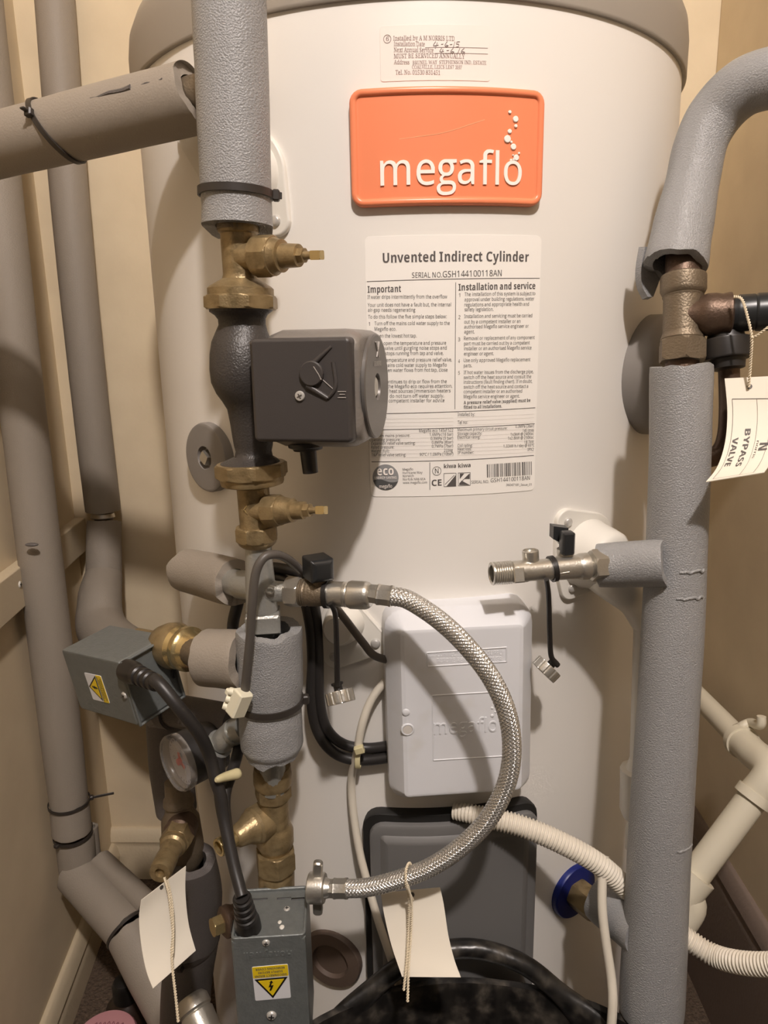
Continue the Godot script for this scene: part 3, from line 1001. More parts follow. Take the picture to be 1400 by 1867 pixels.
# ---------------------------------------------------------------- lagged pipes
func build_lagged_pipes() -> void:
	# along the side wall, nearest the eye
	var o := thing("lagged_pipe", "grey lagged pipe down the side wall that bends under two joints near floor", "lagged pipe")
	var x := -0.488
	var g := Geo.new()
	sleeve(g, [PX(-48, -60, x), PX(-20, 200, x), PX(36, 700, x), PX(93, 1180, x), PX(126, 1462, x)], [0.0275, 0.0275, 0.027, 0.0275, 0.026], 0.009, 0, 0.003)
	part(o, "foam_sleeve", g, M.foam_old)
	var e0 := PX(127, 1467, x)
	g = Geo.new()
	sleeve(g, [e0, PX(131, 1517, x)], [0.0262, 0.0268], 0.009, 0.002, 0.002)
	part(o, "foam_sleeve", g, M.foam_old)
	tie_round(o, PX(126, 1462, x), Vector3.UP, 0.0268, 0.004, M.tie_black, 0.15, 0.03)
	g = Geo.new()
	sleeve(g, [PX(136, 1524, x), PX(144, 1601, x)], [0.0262, 0.0255], 0.009, 0.002, 0.003)
	part(o, "foam_sleeve", g, M.foam_old)
	tie_round(o, PX(133, 1521, x), Vector3.UP, 0.0253, 0.004, M.tie_black, 2.5)
	g = Geo.new()   # the split half of the joint, standing beside it
	sleeve(g, [PX(163, 1508, x + 0.012), PX(171, 1590, x + 0.012)], [0.012, 0.0125], 0.004, 0.002, 0.003, 24)
	part(o, "foam_sleeve", g, M.foam_old)
	var a := P(150, 1602, 1.035)
	var b := P(236, 1695, 0.975)
	var c := P(318, 1850, 0.92)
	g = Geo.new()
	sleeve(g, [a - (b - a) * 0.12, b], [0.030, 0.0305], 0.01, 0.004, 0.002)
	part(o, "foam_sleeve", g, M.foam_old)
	g = Geo.new()
	sleeve(g, [a + Vector3(0.022, 0.018, -0.015), b + Vector3(0.022, 0.026, -0.015)], [0.016, 0.016], 0.005, 0.003, 0.002, 24)
	part(o, "foam_sleeve", g, M.foam_old)
	g = Geo.new()
	sleeve(g, [b + (c - b) * 0.01, b.lerp(c, 0.5), c, c + (c - b)], [0.0315, 0.032, 0.031, 0.031], 0.01, 0.003, 0.002)
	part(o, "foam_sleeve", g, M.foam_old)
	tie_round(o, b, c - a, 0.0315, 0.004, M.tie_black, 2.6)

	for e in [[64, 893, 0.006], [58, 993, 0.0085]]:   # two nicks in the foam
		g = Geo.new()
		var nk := PX(e[0], e[1], x + 0.0) + (eye.origin - PX(e[0], e[1], x)).normalized() * 0.0262
		ball(g, nk, e[2], Vector3(1.0, 0.28, 0.5), 10)
		part(o, "nick", g, M.foam_dark)
	# along the same wall, further back, turning behind the motor head
	o = thing("lagged_pipe", "grey lagged pipe in the back corner, curving in behind the tilted motor head", "lagged pipe")
	x = -0.487
	g = Geo.new()
	sleeve(g, [PX(97, -40, x), PX(128, 370, x), PX(160, 690, x), PX(188, 930, x)], [0.0265, 0.0265, 0.0265, 0.027], 0.010, 0, 0.002)
	part(o, "foam_sleeve", g, M.foam_old)
	g = Geo.new()
	tube(g, [PX(187, 900, x), PX(191, 990, x)], 0.014)
	part(o, "copper_pipe", g, M.copper_dull)
	g = Geo.new()
	pipe_lathe(g, PX(187, 936, x), PX(191, 990, x), [[0, 0.0172], [0.006, 0.0185], [0.008, 0.0165]])
	part(o, "solder_ring", g, M.nickel)
	g = Geo.new()
	sleeve(g, [PX(190, 950, x), PX(189, 1052, x)], [0.0262, 0.0275], 0.011, 0.002, 0.001)
	part(o, "foam_sleeve", g, M.foam_old)
	g = Geo.new()
	sleeve(g, [PX(189, 1050, x), PX(182, 1095, x + 0.01), P(188, 1150, 1.07), P(240, 1190, 1.0), P(300, 1200, 0.94)], [0.0285, 0.032, 0.036, 0.034, 0.03], 0.011, 0.001, 0.001)
	part(o, "foam_sleeve", g, M.foam_old)

	# slanting across near the top
	o = thing("lagged_pipe", "thick grey lagged pipe slanting in to meet the upright one near the top", "lagged pipe")
	a = P(-70, 282, 0.615)
	b = P(358, 177, 0.531)
	g = Geo.new()
	sleeve(g, [a - (b - a) * 0.65, a, a.lerp(b, 0.35), a.lerp(b, 0.7), b], [0.0245, 0.0245, 0.0245, 0.0247, 0.0245], 0.009, 0.0, 0.0025, 48, 0.012, Vector3(0.0, -0.008, 0.0))
	part(o, "foam_sleeve", g, M.foam_old)
	g = Geo.new()
	tube(g, [a.lerp(b, 0.8), b + (b - a) * 0.12], 0.0145)
	part(o, "copper_pipe", g, M.bronze_dull)
	var q := at_px(a, b, 104)
	tie_round(o, q, b - a, 0.0249, 0.0045, M.tie_black, -PI * 1.30, 0.007, "", Vector3(0, -0.0145, 0.004))
	g = Geo.new()   # the open slit along its upper side
	var ax := (b - a).normalized()
	var bb := axis_basis(q, ax)
	var up := bb.x * -0.62 + bb.y * 0.76
	var pts := []
	for k in 7:
		pts.append(at_px(a, b, 206 + 12 * k) + up * 0.0241 + bb.x * 0.0004 * sin(k * 1.7))
	tube(g, pts, 0.0010, 0.0024, 8, 4)
	pts = []
	for k in 5:
		pts.append(at_px(a, b, 278 + 14 * k) + up * 0.0242 + bb.x * 0.0006 * sin(k * 2.7))
	tube(g, pts, 0.0009, -1, 8, 4)
	part(o, "slit", g, M.foam_dark)

	# the upright above the pump
	o = thing("lagged_pipe", "grey lagged upright pipe above the pump, black tie near its cut end", "lagged pipe")
	g = Geo.new()
	var z := 0.322
	var t0 := PZ(415, -60, z)
	var t1 := PZ(433, 414, z)
	sleeve(g, [t0, t0.lerp(t1, 0.3), t0.lerp(t1, 0.6), PZ(430, 345, z), PZ(432, 375, z), t1], [0.0242, 0.0242, 0.0243, 0.0240, 0.0238, 0.0245], 0.0095, 0, 0.007, 52, 0.012, Vector3(0.0, 0, -0.008))
	part(o, "foam_sleeve", g, M.foam)
	g = Geo.new()
	tube(g, [t0, PZ(433, 420, z)], 0.0142)
	part(o, "copper_pipe", g, M.bronze_dull)
	tie_round(o, PZ(430, 353, z), Vector3(0.05, 1, 0.0), 0.0244, 0.005, M.tie_black, 0.12, 0.004)

	# the upright below the silver tee, with its branch
	o = thing("lagged_pipe", "short grey lagged upright below the silver tee, black tie round its middle", "lagged pipe")
	g = Geo.new()
	sleeve(g, [PZ(491, 1147, z), PZ(493, 1230, z), PZ(493, 1277, z), PZ(494, 1320, z), PZ(496, 1352, z), PZ(497, 1368, z)], [0.0262, 0.0258, 0.0248, 0.0257, 0.0256, 0.0225], 0.0095, 0.005, 0.004, 52, 0.02, Vector3(0, 0, 0.003))
	part(o, "foam_sleeve", g, M.foam)
	tie_round(o, PZ(493, 1278, z), Vector3.UP, 0.0254, 0.005, M.tie_black, 0.1, 0.003)
	g = Geo.new()
	sleeve(g, [PZ(372, 1198, z - 0.014), PZ(384, 1199, z - 0.012), PZ(448, 1203, z)], [0.0225, 0.0232, 0.0236], 0.0095, 0.003, 0.002, 44, 0.02)
	part(o, "foam_branch", g, M.foam_old)
	g = Geo.new()
	tube(g, [PZ(430, 1202, z - 0.004), PZ(384, 1199, z - 0.012), P(350, 1187, 0.605)], 0.0125)
	part(o, "copper_pipe", g, M.bronze_dull)
	g = Geo.new()
	tube(g, [PZ(496, 1370, z), PZ(498, 1440, z - 0.004)], 0.0108)
	part(o, "pipe_end", g, M.silver_paint)

	# the upright on the other side, from the brass tee to the floor
	o = thing("lagged_pipe", "tall grey lagged pipe standing below the tarnished brass tee, torn across twice", "lagged pipe")
	var p0 := PZ(1242, 668, 0.285)
	var p1 := PZ(1237, 900, 0.293)
	var p2 := PZ(1223, 1200, 0.305)
	var p3 := PZ(1203, 1520, 0.32)
	var p4 := PZ(1188, 1815, 0.335)
	g = Geo.new()
	sleeve(g, [p0, p1, p2, p3, p4, p4 + (p4 - p3) * 0.1], [0.0228, 0.0226, 0.0238, 0.025, 0.0268, 0.0245], 0.009, 0.003, 0.002, 56, 0.012)
	part(o, "foam_sleeve", g, M.foam)
	for e in [[1233, 1027, 0.298, 0.55, 1.45], [1231, 1074, 0.300, 0.55, 1.5], [1203, 1518, 0.32, 0.2, 1.0]]:
		tear(o, PZ(e[0], e[1], e[2]), Vector3.UP, 0.0236 if e[1] < 1200 else 0.0252, e[3], e[4])
	g = Geo.new()
	tube(g, [p4, Vector3(p4.x - 0.004, 0.0, p4.z + 0.004)], 0.012)
	part(o, "copper_pipe", g, M.copper_dull)
	g = Geo.new()   # the branch that carries the drain valve
	sleeve(g, [PZ(1090, 1031, 0.291), PZ(1140, 1029, 0.298), PZ(1214, 1026, 0.312)], [0.0176, 0.0181, 0.0186], 0.007, 0.002, 0.001, 44, 0.015)
	part(o, "foam_branch", g, M.foam)
	g = Geo.new()
	tube(g, [P(1244, 640, 0.563), P(1242, 700, 0.563)], 0.0125)
	part(o, "copper_pipe", g, M.copper_dull)

	# the bend above the brass tee
	o = thing("lagged_pipe", "grey lagged pipe arching over the brass tee, end split with hanging flap", "lagged pipe")
	g = Geo.new()
	sleeve(g, [P(1231, 484, 0.565), P(1243, 420, 0.57), P(1262, 330, 0.575), P(1277, 262, 0.575), P(1305, 208, 0.57), P(1355, 160, 0.555), P(1420, 140, 0.54), P(1520, 128, 0.52), P(1520, 128, 0.52) + Vector3(0.12, 0.01, -0.01)], [0.0243, 0.0228, 0.0205, 0.0205, 0.0212, 0.0215, 0.0213, 0.021, 0.021], 0.0075, 0.004, 0, 56, 0.014)
	part(o, "foam_sleeve", g, M.foam)
	g = Geo.new()   # the flap torn from the back of its end
	sheet(g, [P(1176, 450, 0.572), P(1169, 490, 0.576), P(1170, 520, 0.58), P(1181, 541, 0.582)], [P(1215, 452, 0.587), P(1210, 488, 0.588), P(1202, 512, 0.587), P(1191, 541, 0.585)], 12, 6, 0.006)
	part(o, "torn_flap", g, M.foam)
	g = Geo.new()
	tube(g, [P(1247, 420, 0.57), P(1245, 515, 0.562)], 0.0135)
	part(o, "copper_pipe", g, M.copper_dull)

	# stub behind the foot of the tall pipe
	o = thing("lagged_pipe", "short grey lagged stub between the blue disc and the tall pipe's foot", "lagged pipe")
	g = Geo.new()
	sleeve(g, [P(1098, 1640, 0.655), P(1175, 1700, 0.61)], [0.0215, 0.022], 0.008, 0.002, 0.002, 40)
	part(o, "foam_sleeve", g, M.foam)

	# the stub at the silver tee
	o = thing("lagged_pipe", "ragged grey foam stub on the side arm of the silver tee", "lagged pipe")
	g = Geo.new()
	sleeve(g, [P(340, 1040, 0.66), P(390, 1052, 0.628), P(430, 1062, 0.602)], [0.0195, 0.0205, 0.0200], 0.0085, 0.005, 0.004, 44, 0.03)
	part(o, "foam_sleeve", g, M.foam_old)

	# the dark column under the gauge
	o = thing("lagged_pipe", "dark lagged column below the pressure gauge behind a tilted paper tag", "lagged pipe")
	g = Geo.new()
	sleeve(g, [P(352, 1568, 0.70), P(362, 1640, 0.73), P(352, 1720, 0.76), P(340, 1800, 0.79), P(335, 1930, 0.83)], [0.0215, 0.0235, 0.026, 0.027, 0.027], 0.009, 0.003, 0.002)
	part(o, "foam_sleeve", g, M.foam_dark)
	tie_round(o, P(353, 1718, 0.76), Vector3(-0.25, 1, 0.1), 0.0268, 0.005, M.tie_black, 2.4)
	g = Geo.new()
	sleeve(g, [P(304, 1310, 0.74), P(312, 1400, 0.75), P(322, 1478, 0.76)], [0.021, 0.022, 0.021], 0.008, 0.003, 0.003)
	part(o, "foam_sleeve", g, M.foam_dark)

# ---------------------------------------------------------------- pump and its valves
func isolator(called: String, label: String, upper: bool) -> void:
	var o := thing(called, label, "valve", "pump isolating valves")
	var z := 0.322
	var g := Geo.new()
	if upper:
		var A := PZ(434, 405, z)
		var B := PZ(440, 563, z)
		lathe(g, A, B, 405, 563, [[405, 30], [410, 37], [424, 37], [427, 33], [500, 30.5], [508, 33], [522, 56], [526, 60], [539, 60], [541, 52]])
		part(o, "valve_body", g, M.brass)
		g = Geo.new()
		nut(g, A, B, 405, 563, 538.5, 565, 67.5, 8, 0.2)
		part(o, "union_nut", g, M.brass)
		g = Geo.new()
		var C := PZ(441, 468, z + 0.004)
		var D := PZ(587, 465, z + 0.03)
		lathe(g, C, D, 441, 587, [[441, 25], [466, 24], [472, 24]], 40)
		part(o, "neck", g, M.brass)
		g = Geo.new()
		nut(g, C, D, 441, 587, 468, 503, 37.5, 8, 0.2)
		lathe(g, C, D, 441, 587, [[500, 33], [503, 33], [512, 29], [517, 29], [518, 22], [545, 20.5], [547, 20], [547, 14]])
		part(o, "bonnet", g, M.brass)
		g = Geo.new()
		nut(g, C, D, 441, 587, 546, 557, 14.5, 6)
		lathe(g, C, D, 441, 587, [[556, 9], [558, 8], [566, 7], [571, 8]])
		part(o, "gland_nut", g, M.brass)
		g = Geo.new()
		nut(g, C, D, 441, 587, 569.5, 587, 11.5, 4, PI / 4)
		part(o, "spindle", g, M.brass_bright, "square brass spindle end")
	else:
		var A := PZ(457, 840, z)
		var B := PZ(470, 1000, z)
		nut(g, A, B, 840, 1000, 843, 869, 66, 8, 0.1)
		part(o, "union_nut", g, M.brass)
		g = Geo.new()
		lathe(g, A, B, 840, 1000, [[866, 50], [867, 58], [877, 57.5], [881, 56], [883, 50], [885, 33], [888, 29.5], [952, 29], [962, 31]])
		part(o, "valve_body", g, M.brass)
		g = Geo.new()
		nut(g, A, B, 840, 1000, 958, 985, 39.5, 8, 0.3)
		lathe(g, A, B, 840, 1000, [[984, 36], [990, 34], [996, 27]])
		part(o, "compression_nut", g, M.brass)
		g = Geo.new()
		var C := PZ(462, 931, z + 0.004)
		var D := PZ(594, 930, z + 0.028)
		lathe(g, C, D, 462, 594, [[462, 20], [484, 19], [490, 19]])
		part(o, "neck", g, M.brass)
		g = Geo.new()
		nut(g, C, D, 462, 594, 487, 514, 30, 8, 0.2)
		lathe(g, C, D, 462, 594, [[512, 26], [516, 26], [531, 22], [536, 22], [538, 17], [556, 16], [558, 11]])
		part(o, "bonnet", g, M.brass)
		g = Geo.new()
		nut(g, C, D, 462, 594, 557, 567, 13.5, 6)
		lathe(g, C, D, 462, 594, [[566, 8], [572, 6], [580, 7]])
		part(o, "gland_nut", g, M.brass)
		g = Geo.new()
		nut(g, C, D, 462, 594, 579, 594, 10.5, 4, PI / 4)
		part(o, "spindle", g, M.brass_bright, "square brass spindle end")
		# the cast diamond mark
		g = Geo.new()
		var p := PZ(453, 930, z + 0.0112)
		for k in 4:
			var a := p + Vector3(cos(PI / 2 * k) * 0.0034, sin(PI / 2 * k) * 0.0046, 0)
			var b := p + Vector3(cos(PI / 2 * (k + 1)) * 0.0034, sin(PI / 2 * (k + 1)) * 0.0046, 0)
			tube(g, [a, b], 0.0006, -1, 8)
		part(o, "cast_mark", g, M.brass_bright)

func build_pump() -> void:
	isolator("isolating_valve", "brass isolating valve above the pump, its square spindle pointing sideways", true)
	isolator("isolating_valve", "brass isolating valve under the pump with a cast diamond mark", false)
	var z := 0.322
	var o := thing("circulation_pump", "dark cast circulation pump with a black terminal box and grey motor", "pump")
	var g := Geo.new()
	var rings := []
	for e in [[560, 382, 497, 0.95], [568, 383, 496, 0.95], [574, 392, 488, 0.9], [582, 398, 484, 0.85], [592, 399, 484, 0.85], [604, 394, 487, 0.9], [622, 387, 494, 1.0], [645, 384, 499, 1.05], [672, 384, 502, 1.1], [696, 387, 503, 1.1], [716, 396, 502, 1.05], [730, 406, 501, 1.0], [745, 415, 500, 0.9], [770, 420, 499, 0.85], [796, 424, 498, 0.85], [812, 427, 497, 0.85], [822, 430, 495, 0.85], [832, 428, 497, 0.9], [838, 414, 506, 0.95], [843, 403, 511, 0.98], [848, 402, 511, 0.98]]:
		var p := PackedVector3Array()
		var l := PZ(e[1], e[0], z)
		var r := PZ(e[2], e[0], z)
		var c := (l + r) / 2
		var w := l.distance_to(r) / 2
		for j in 48:
			var t := TAU * j / 48
			p.append(Vector3(c.x + cos(t) * w, c.y, z + sin(t) * minf(w, 0.024) * e[3]))
		rings.append(p)
	g.loft(rings)
	part(o, "pump_body", g, M.cast_black, "", 50.0)
	# motor: a rounded block along its shaft
	var A := PZ(462, 706, z - 0.008)
	var B := PZ(684, 705, z + 0.009)
	var a := (B - A).normalized()
	var b := Basis(Vector3.UP.cross(a).normalized(), Vector3.UP, a)
	b.y = b.z.cross(b.x).normalized()
	var xf := Transform3D(b, A)
	var l := A.distance_to(B)
	g = Geo.new()
	var hh := 0.0400
	slab(g, hh * 2, hh * 2, 0.016, [[0.022, 0.010], [0.026, 0.003], [0.034, 0.0], [l - 0.014, 0.0], [l - 0.008, 0.0008], [l - 0.003, 0.0035], [l - 0.001, 0.007]], flat_map(xf), 3)
	part(o, "motor_housing", g, M.pump_alu, "", 50.0)
	# terminal box on the front
	var fwd := a.cross(b.y).normalized()
	var yaw := Transform3D(Basis(a, b.y, fwd), A + a * l * 0.42 + fwd * 0.0455)
	var tl := plane_uv(yaw, 451, 617)
	var tr2 := plane_uv(yaw, 637, 616)
	var br := plane_uv(yaw, 646, 809)
	var mid_uv := Vector2((tl.x + tr2.x + 2.0 * br.x) / 4.0 * 0.0 + (tl.x + (tr2.x + br.x) / 2) / 2, (tl.y + br.y) / 2)
	yaw = yaw.translated_local(Vector3(mid_uv.x, mid_uv.y, 0))
	g = Geo.new()
	slab(g, (tr2.x + br.x) / 2 - tl.x, tl.y - br.y, 0.004, [[-0.050, 0.0], [-0.004, 0.0], [-0.0015, 0.0008], [0.0, 0.003]], flat_map(yaw), 2)
	var tb := part(o, "terminal_box", g, M.pump_plastic)
	var at := flat_map(yaw)
	# raised speed knob, wings and marks moulded in its face
	g = Geo.new()
	var q := plane_uv(yaw, 569, 681)
	slab(g, 0.0165, 0.0165, 0.00825, [[-0.001, 0.0], [0.0022, 0.0], [0.0030, 0.0008]], at, 2, q)
	var w0 := plane_uv(yaw, 566, 668)
	var w1 := plane_uv(yaw, 604, 632)
	tube(g, [at.call(w0.x, w0.y, 0.0002), at.call(w1.x, w1.y, 0.0)], 0.0022, 0.001, 10)
	w0 = plane_uv(yaw, 560, 703)
	w1 = plane_uv(yaw, 598, 726)
	tube(g, [at.call(w0.x, w0.y, 0.0002), at.call(w1.x, w1.y, 0.0)], 0.0022, 0.0016, 10)
	w0 = plane_uv(yaw, 612, 704)
	var w2 := plane_uv(yaw, 607, 660)
	tube(g, [at.call(w1.x, w1.y, 0.0), at.call(w0.x, w0.y, 0.0002), at.call(w2.x, w2.y, -0.0002)], 0.0014, -1, 10)
	part(tb, "speed_switch", g, M.pump_plastic)
	g = Geo.new()
	for e in [[574, 668, 583, 682], [583, 682, 588, 692], [588, 692, 607, 709], [616, 714, 631, 714], [619, 719, 629, 719], [616, 725, 631, 725]]:
		w0 = plane_uv(yaw, e[0], e[1])
		w1 = plane_uv(yaw, e[2], e[3])
		var zz := 0.003 if e[0] < 588 else 0.0003
		tube(g, [at.call(w0.x, w0.y, zz), at.call(w1.x, w1.y, zz)], 0.0003, -1, 6)
	part(tb, "marking", g, M.plate_light)
	w0 = plane_uv(yaw, 547, 722)
	var sg := Geo.new()
	pipe_lathe(sg, at.call(w0.x, w0.y, -0.0004), at.call(w0.x, w0.y, 1.0), [[0, 0.0034], [0.0012, 0.0034], [0.0018, 0.0029], [0.0019, 0.0012]], 24)
	part(tb, "screw", sg, M.zinc)
	sg = Geo.new()
	for k in 2:
		box(sg, yaw * Transform3D(Basis(Vector3.BACK, 0.5 + k * PI / 2), Vector3(w0.x, w0.y, 0.0016)), Vector3(0.0038, 0.0008, 0.0006), 0.0001)
	part(tb, "cross_slot", sg, M.cable_grey)
	# cable gland under the box
	g = Geo.new()
	var G0 := PZ(560, 806, z + 0.022)
	var G1 := PZ(566, 862, z + 0.022)
	lathe(g, G0, G1, 806, 862, [[806, 36], [813, 35], [816, 28], [820, 26], [821, 15], [828, 15], [862, 14]])
	part(o, "cable_gland", g, M.black_rubber)
	# name plate on the end of the motor
	g = Geo.new()
	var e0 := A + a * (l - 0.0012)
	pipe_lathe(g, e0, e0 + a, [[0, 0.0365], [0.0022, 0.0365], [0.003, 0.0355], [0.003, 0.0095], [0.0005, 0.0085], [-0.004, 0.0085], [-0.004, 0]], 56)
	var np := part(o, "name_plate", g, M.plate_grey)
	g = Geo.new()
	pipe_lathe(g, e0 - a * 0.003, e0 + a, [[0, 0.0075], [0.004, 0.0075], [0.005, 0.006], [0.0045, 0.0]], 30)
	part(np, "bleed_screw", g, M.nickel)
	g = Geo.new()
	var pf := flat_map(Transform3D(b, e0 + a * 0.0032))
	letters(g, "GRUNDFOS", pf, Vector2(-0.011, 0.0145), Vector2(0.011, 0.0145), 0.0034, 0.0002, 0.0, "Droid Sans", true)
	for e in [[-0.005, 0.031, 0.003, 0.0205], [0.005, 0.031, -0.003, 0.0205], [0.0, 0.0275, 0.0, 0.0315]]:
		tube(g, [pf.call(e[0], e[1], 0.0002), pf.call(e[2], e[3], 0.0002)], 0.0006, -1, 6)
	part(np, "marking", g, M.plate_light)

# ---------------------------------------------------------------- filling loop
func strap_cap(o: Node3D, strap: Array, c: Vector3, n: Vector3, r: float, h: float, ring_c: Vector3, ring_a: Vector3, ring_r: float) -> void:
	var g := Geo.new()
	band(g, ring_c, axis_basis(ring_c, ring_a), ring_r, 0.0035, 0.0016)
	tube(g, strap, 0.0019, 0.0023, 12, 8)
	part(o, "strap", g, M.black_rubber)
	g = Geo.new()
	var rings := []
	var b := axis_basis(c, n)
	for e in [[-h * 0.5, 0.80], [-h * 0.5, 0.97], [-h * 0.44, 1.0], [h * 0.42, 1.0], [h * 0.5, 0.97], [h * 0.5, 0.80], [-h * 0.25, 0.78]]:
		var p := PackedVector3Array()
		for j in 96:
			var k: float = e[1]
			if k >= 1.0 and j % 8 < 2:
				k *= 0.955
			p.append(c + n * e[0] + (b.x * cos(TAU * j / 96) + b.y * sin(TAU * j / 96)) * r * k)
		rings.append(p)
	g.loft(rings)
	part(o, "blanking_cap", g, M.nickel)
	g = Geo.new()
	pipe_lathe(g, c - n * (h * 0.5), c - n, [[0, r * 0.3], [0.004, r * 0.3], [0.005, r * 0.42], [0.0065, r * 0.42], [0.007, r * 0.3]], 20)
	part(o, "cap_stud", g, M.black_rubber)

func build_filling_loop() -> void:
	var z := 0.322
	# silver painted tee
	var o := thing("pipe_tee", "silver painted pipe tee with square nut under the lower pump valve", "pipe fitting")
	var g := Geo.new()
	var A := PZ(470, 985, z)
	var B := PZ(480, 1160, z)
	lathe(g, A, B, 985, 1160, [[985, 24], [1030, 25], [1050, 26.5], [1100, 28], [1108, 30], [1114, 28], [1160, 20]])
	part(o, "riser", g, M.silver_paint)
	g = Geo.new()
	var sq := PZ(480, 1131, z)
	box(g, Transform3D(Basis(Vector3.UP, 0.16), sq), Vector3(0.0265, 0.0155, 0.0265), 0.0016)
	part(o, "square_nut", g, M.silver_paint)
	g = Geo.new()
	var C := PZ(474, 1075, z)
	var D := P(405, 1056, 0.62)
	lathe(g, C, D, 474, 405, [[474, 25], [448, 25], [446, 26.5], [442, 26.5], [440, 24.5], [405, 24]])
	part(o, "side_arm", g, M.silver_paint)
	g = Geo.new()
	var E := PZ(478, 1077, z)
	var Fq := PZ(530, 1079, z + 0.004)
	lathe(g, E, Fq, 478, 530, [[478, 24], [492, 23], [502, 19], [530, 18]])
	part(o, "front_arm", g, M.silver_paint)
	g = Geo.new()
	var ec := PZ(492, 1076, z + 0.0135)
	band(g, ec - Vector3(0, 0, 0.001), Basis(Vector3.RIGHT, Vector3.UP, Vector3.BACK), 0.0026, 0.002, 0.0008)
	part(o, "cast_mark", g, M.nickel)

	# filling valve
	o = thing("filling_valve", "nickel filling valve with black lever between the silver tee and braided hose", "valve")
	A = PZ(515, 1078, z + 0.002)
	B = PZ(718, 1088, z + 0.022)
	g = Geo.new()
	nut(g, A, B, 515, 718, 524, 550, 29, 6, 0.2)
	part(o, "hex_nut", g, M.nickel)
	g = Geo.new()
	lathe(g, A, B, 515, 718, [[549, 24], [551, 25.5], [553, 23.5], [555, 25.5], [557, 23.5], [559, 25.5], [562, 24], [566, 25], [580, 24.5], [597, 23]])
	part(o, "valve_body", g, M.bronze_dull)
	g = Geo.new()
	lathe(g, A, B, 515, 718, [[595, 20], [601, 20], [603, 23], [629, 23], [630.5, 21], [632, 23.5], [633.5, 21.5], [635, 23.5], [637, 22], [640, 22]])
	part(o, "outlet_barrel", g, M.nickel)
	g = Geo.new()
	lathe(g, A, B, 515, 718, [[638, 24], [642, 26], [668, 26], [674, 24], [678, 20], [679, 14]])
	part(o, "swivel_nut", g, M.nickel)
	g = Geo.new()
	var lv := PZ(581, 1036, z + 0.012)
	var lxf := Transform3D(Basis(Vector3.UP, 0.5), lv)
	slab(g, 0.0185, 0.0175, 0.0015, [[-0.010, 0.0], [0.007, 0.0], [0.009, 0.0015], [0.010, 0.004]], flat_map(lxf))
	var lev := part(o, "lever", g, M.lever_black)
	g = Geo.new()
	tube(g, [PZ(584, 1066, z + 0.010), PZ(583, 1044, z + 0.011)], 0.006)
	part(o, "stem", g, M.bronze_dull)
	var rc := A.lerp(B, (599.0 - 515) / 203)
	strap_cap(o, [PZ(602, 1100, z + 0.022), PZ(611, 1120, z + 0.018), PZ(613.5, 1170, z + 0.014), PZ(615, 1250, z + 0.012)], PZ(620, 1271, z + 0.012), Vector3(0.22, -0.80, 0.42).normalized(), px_len(PZ(620, 1271, z), 26.0), 0.0095, rc, (B - A).normalized(), 0.0098)

	# braided hose
	o = thing("braided_hose", "braided steel hose looping across the white box to a wing nut", "hose")
	var pts := [PZ(690, 1084, z + 0.021), PZ(713, 1087, z + 0.023), PZ(745, 1094, z + 0.028), PZ(800, 1130, z + 0.036), PZ(850, 1177, z + 0.042), PZ(896, 1237, z + 0.047), PZ(925, 1303, z + 0.051), PZ(933, 1370, z + 0.053), PZ(922, 1432, z + 0.053), PZ(890, 1493, z + 0.051), PZ(845, 1540, z + 0.047), PZ(790, 1578, z + 0.042), PZ(735, 1601, z + 0.036), PZ(675, 1617, z + 0.031), PZ(632, 1620, z + 0.029), PZ(610, 1620, z + 0.028)]
	var path := even(spline(pts, 14), 0.00042)
	var f := frames(path)
	var n := 96
	var rings := []
	var strands := 12
	for i in path.size():
		var s := i * 0.00042
		var p := PackedVector3Array()
		for j in n:
			var t := TAU * j / n
			var u := strands * float(j) / n
			var k := s / 0.0030
			var a := fposmod(u + k, 1.0)
			var b := fposmod(u - k, 1.0)
			var ca := floorf(u + k)
			var cb := floorf(u - k)
			var over := posmod(int(ca) + int(cb), 2) == 0
			var wa := sin(PI * a)
			var wb := sin(PI * b)
			var hgt := wa * (1.0 if over else 0.35)
			var hgb := wb * (0.35 if over else 1.0)
			p.append(path[i] + (f[i].x * cos(t) + f[i].y * sin(t)) * (0.0064 + 0.00075 * maxf(hgt, hgb)))
		rings.append(p)
	g = Geo.new()
	g.loft(rings)
	part(o, "braid", g, M.steel_braid, "", 60.0)
	for e in [[0, 0.000, 0.0165], [1, 0.0, 0.017]]:
		g = Geo.new()
		var c: Vector3 = pts[0] if e[0] == 0 else pts[-1]
		var d: Vector3 = (pts[1] - pts[0]).normalized() if e[0] == 0 else (pts[-2] - pts[-1]).normalized()
		var bb := axis_basis(c, d)
		var rr := []
		for q in [[-0.007, 0.0066], [-0.006, 0.0074], [-0.001, 0.0076], [0.0, 0.0086], [0.0015, 0.0082], [0.0085, 0.0082], [0.0095, 0.0086], [0.0105, 0.0086], [0.011, 0.007]]:
			rr.append(ring(c + d * q[0], bb, q[1], 8 if q[0] > 0.001 and q[0] < 0.009 else 8, PI / 8))
		g.loft(rr)
		part(o, "crimped_ferrule", g, M.nickel, "", 25.0)
	# wing nut
	g = Geo.new()
	A = PZ(561, 1618, z + 0.026)
	B = PZ(606, 1620, z + 0.028)
	lathe(g, A, B, 561, 606, [[563, 18], [563, 25], [565, 27], [589, 27], [592, 25], [593, 18], [600, 16], [606, 14]])
	var wn := part(o, "wing_nut", g, M.nickel)
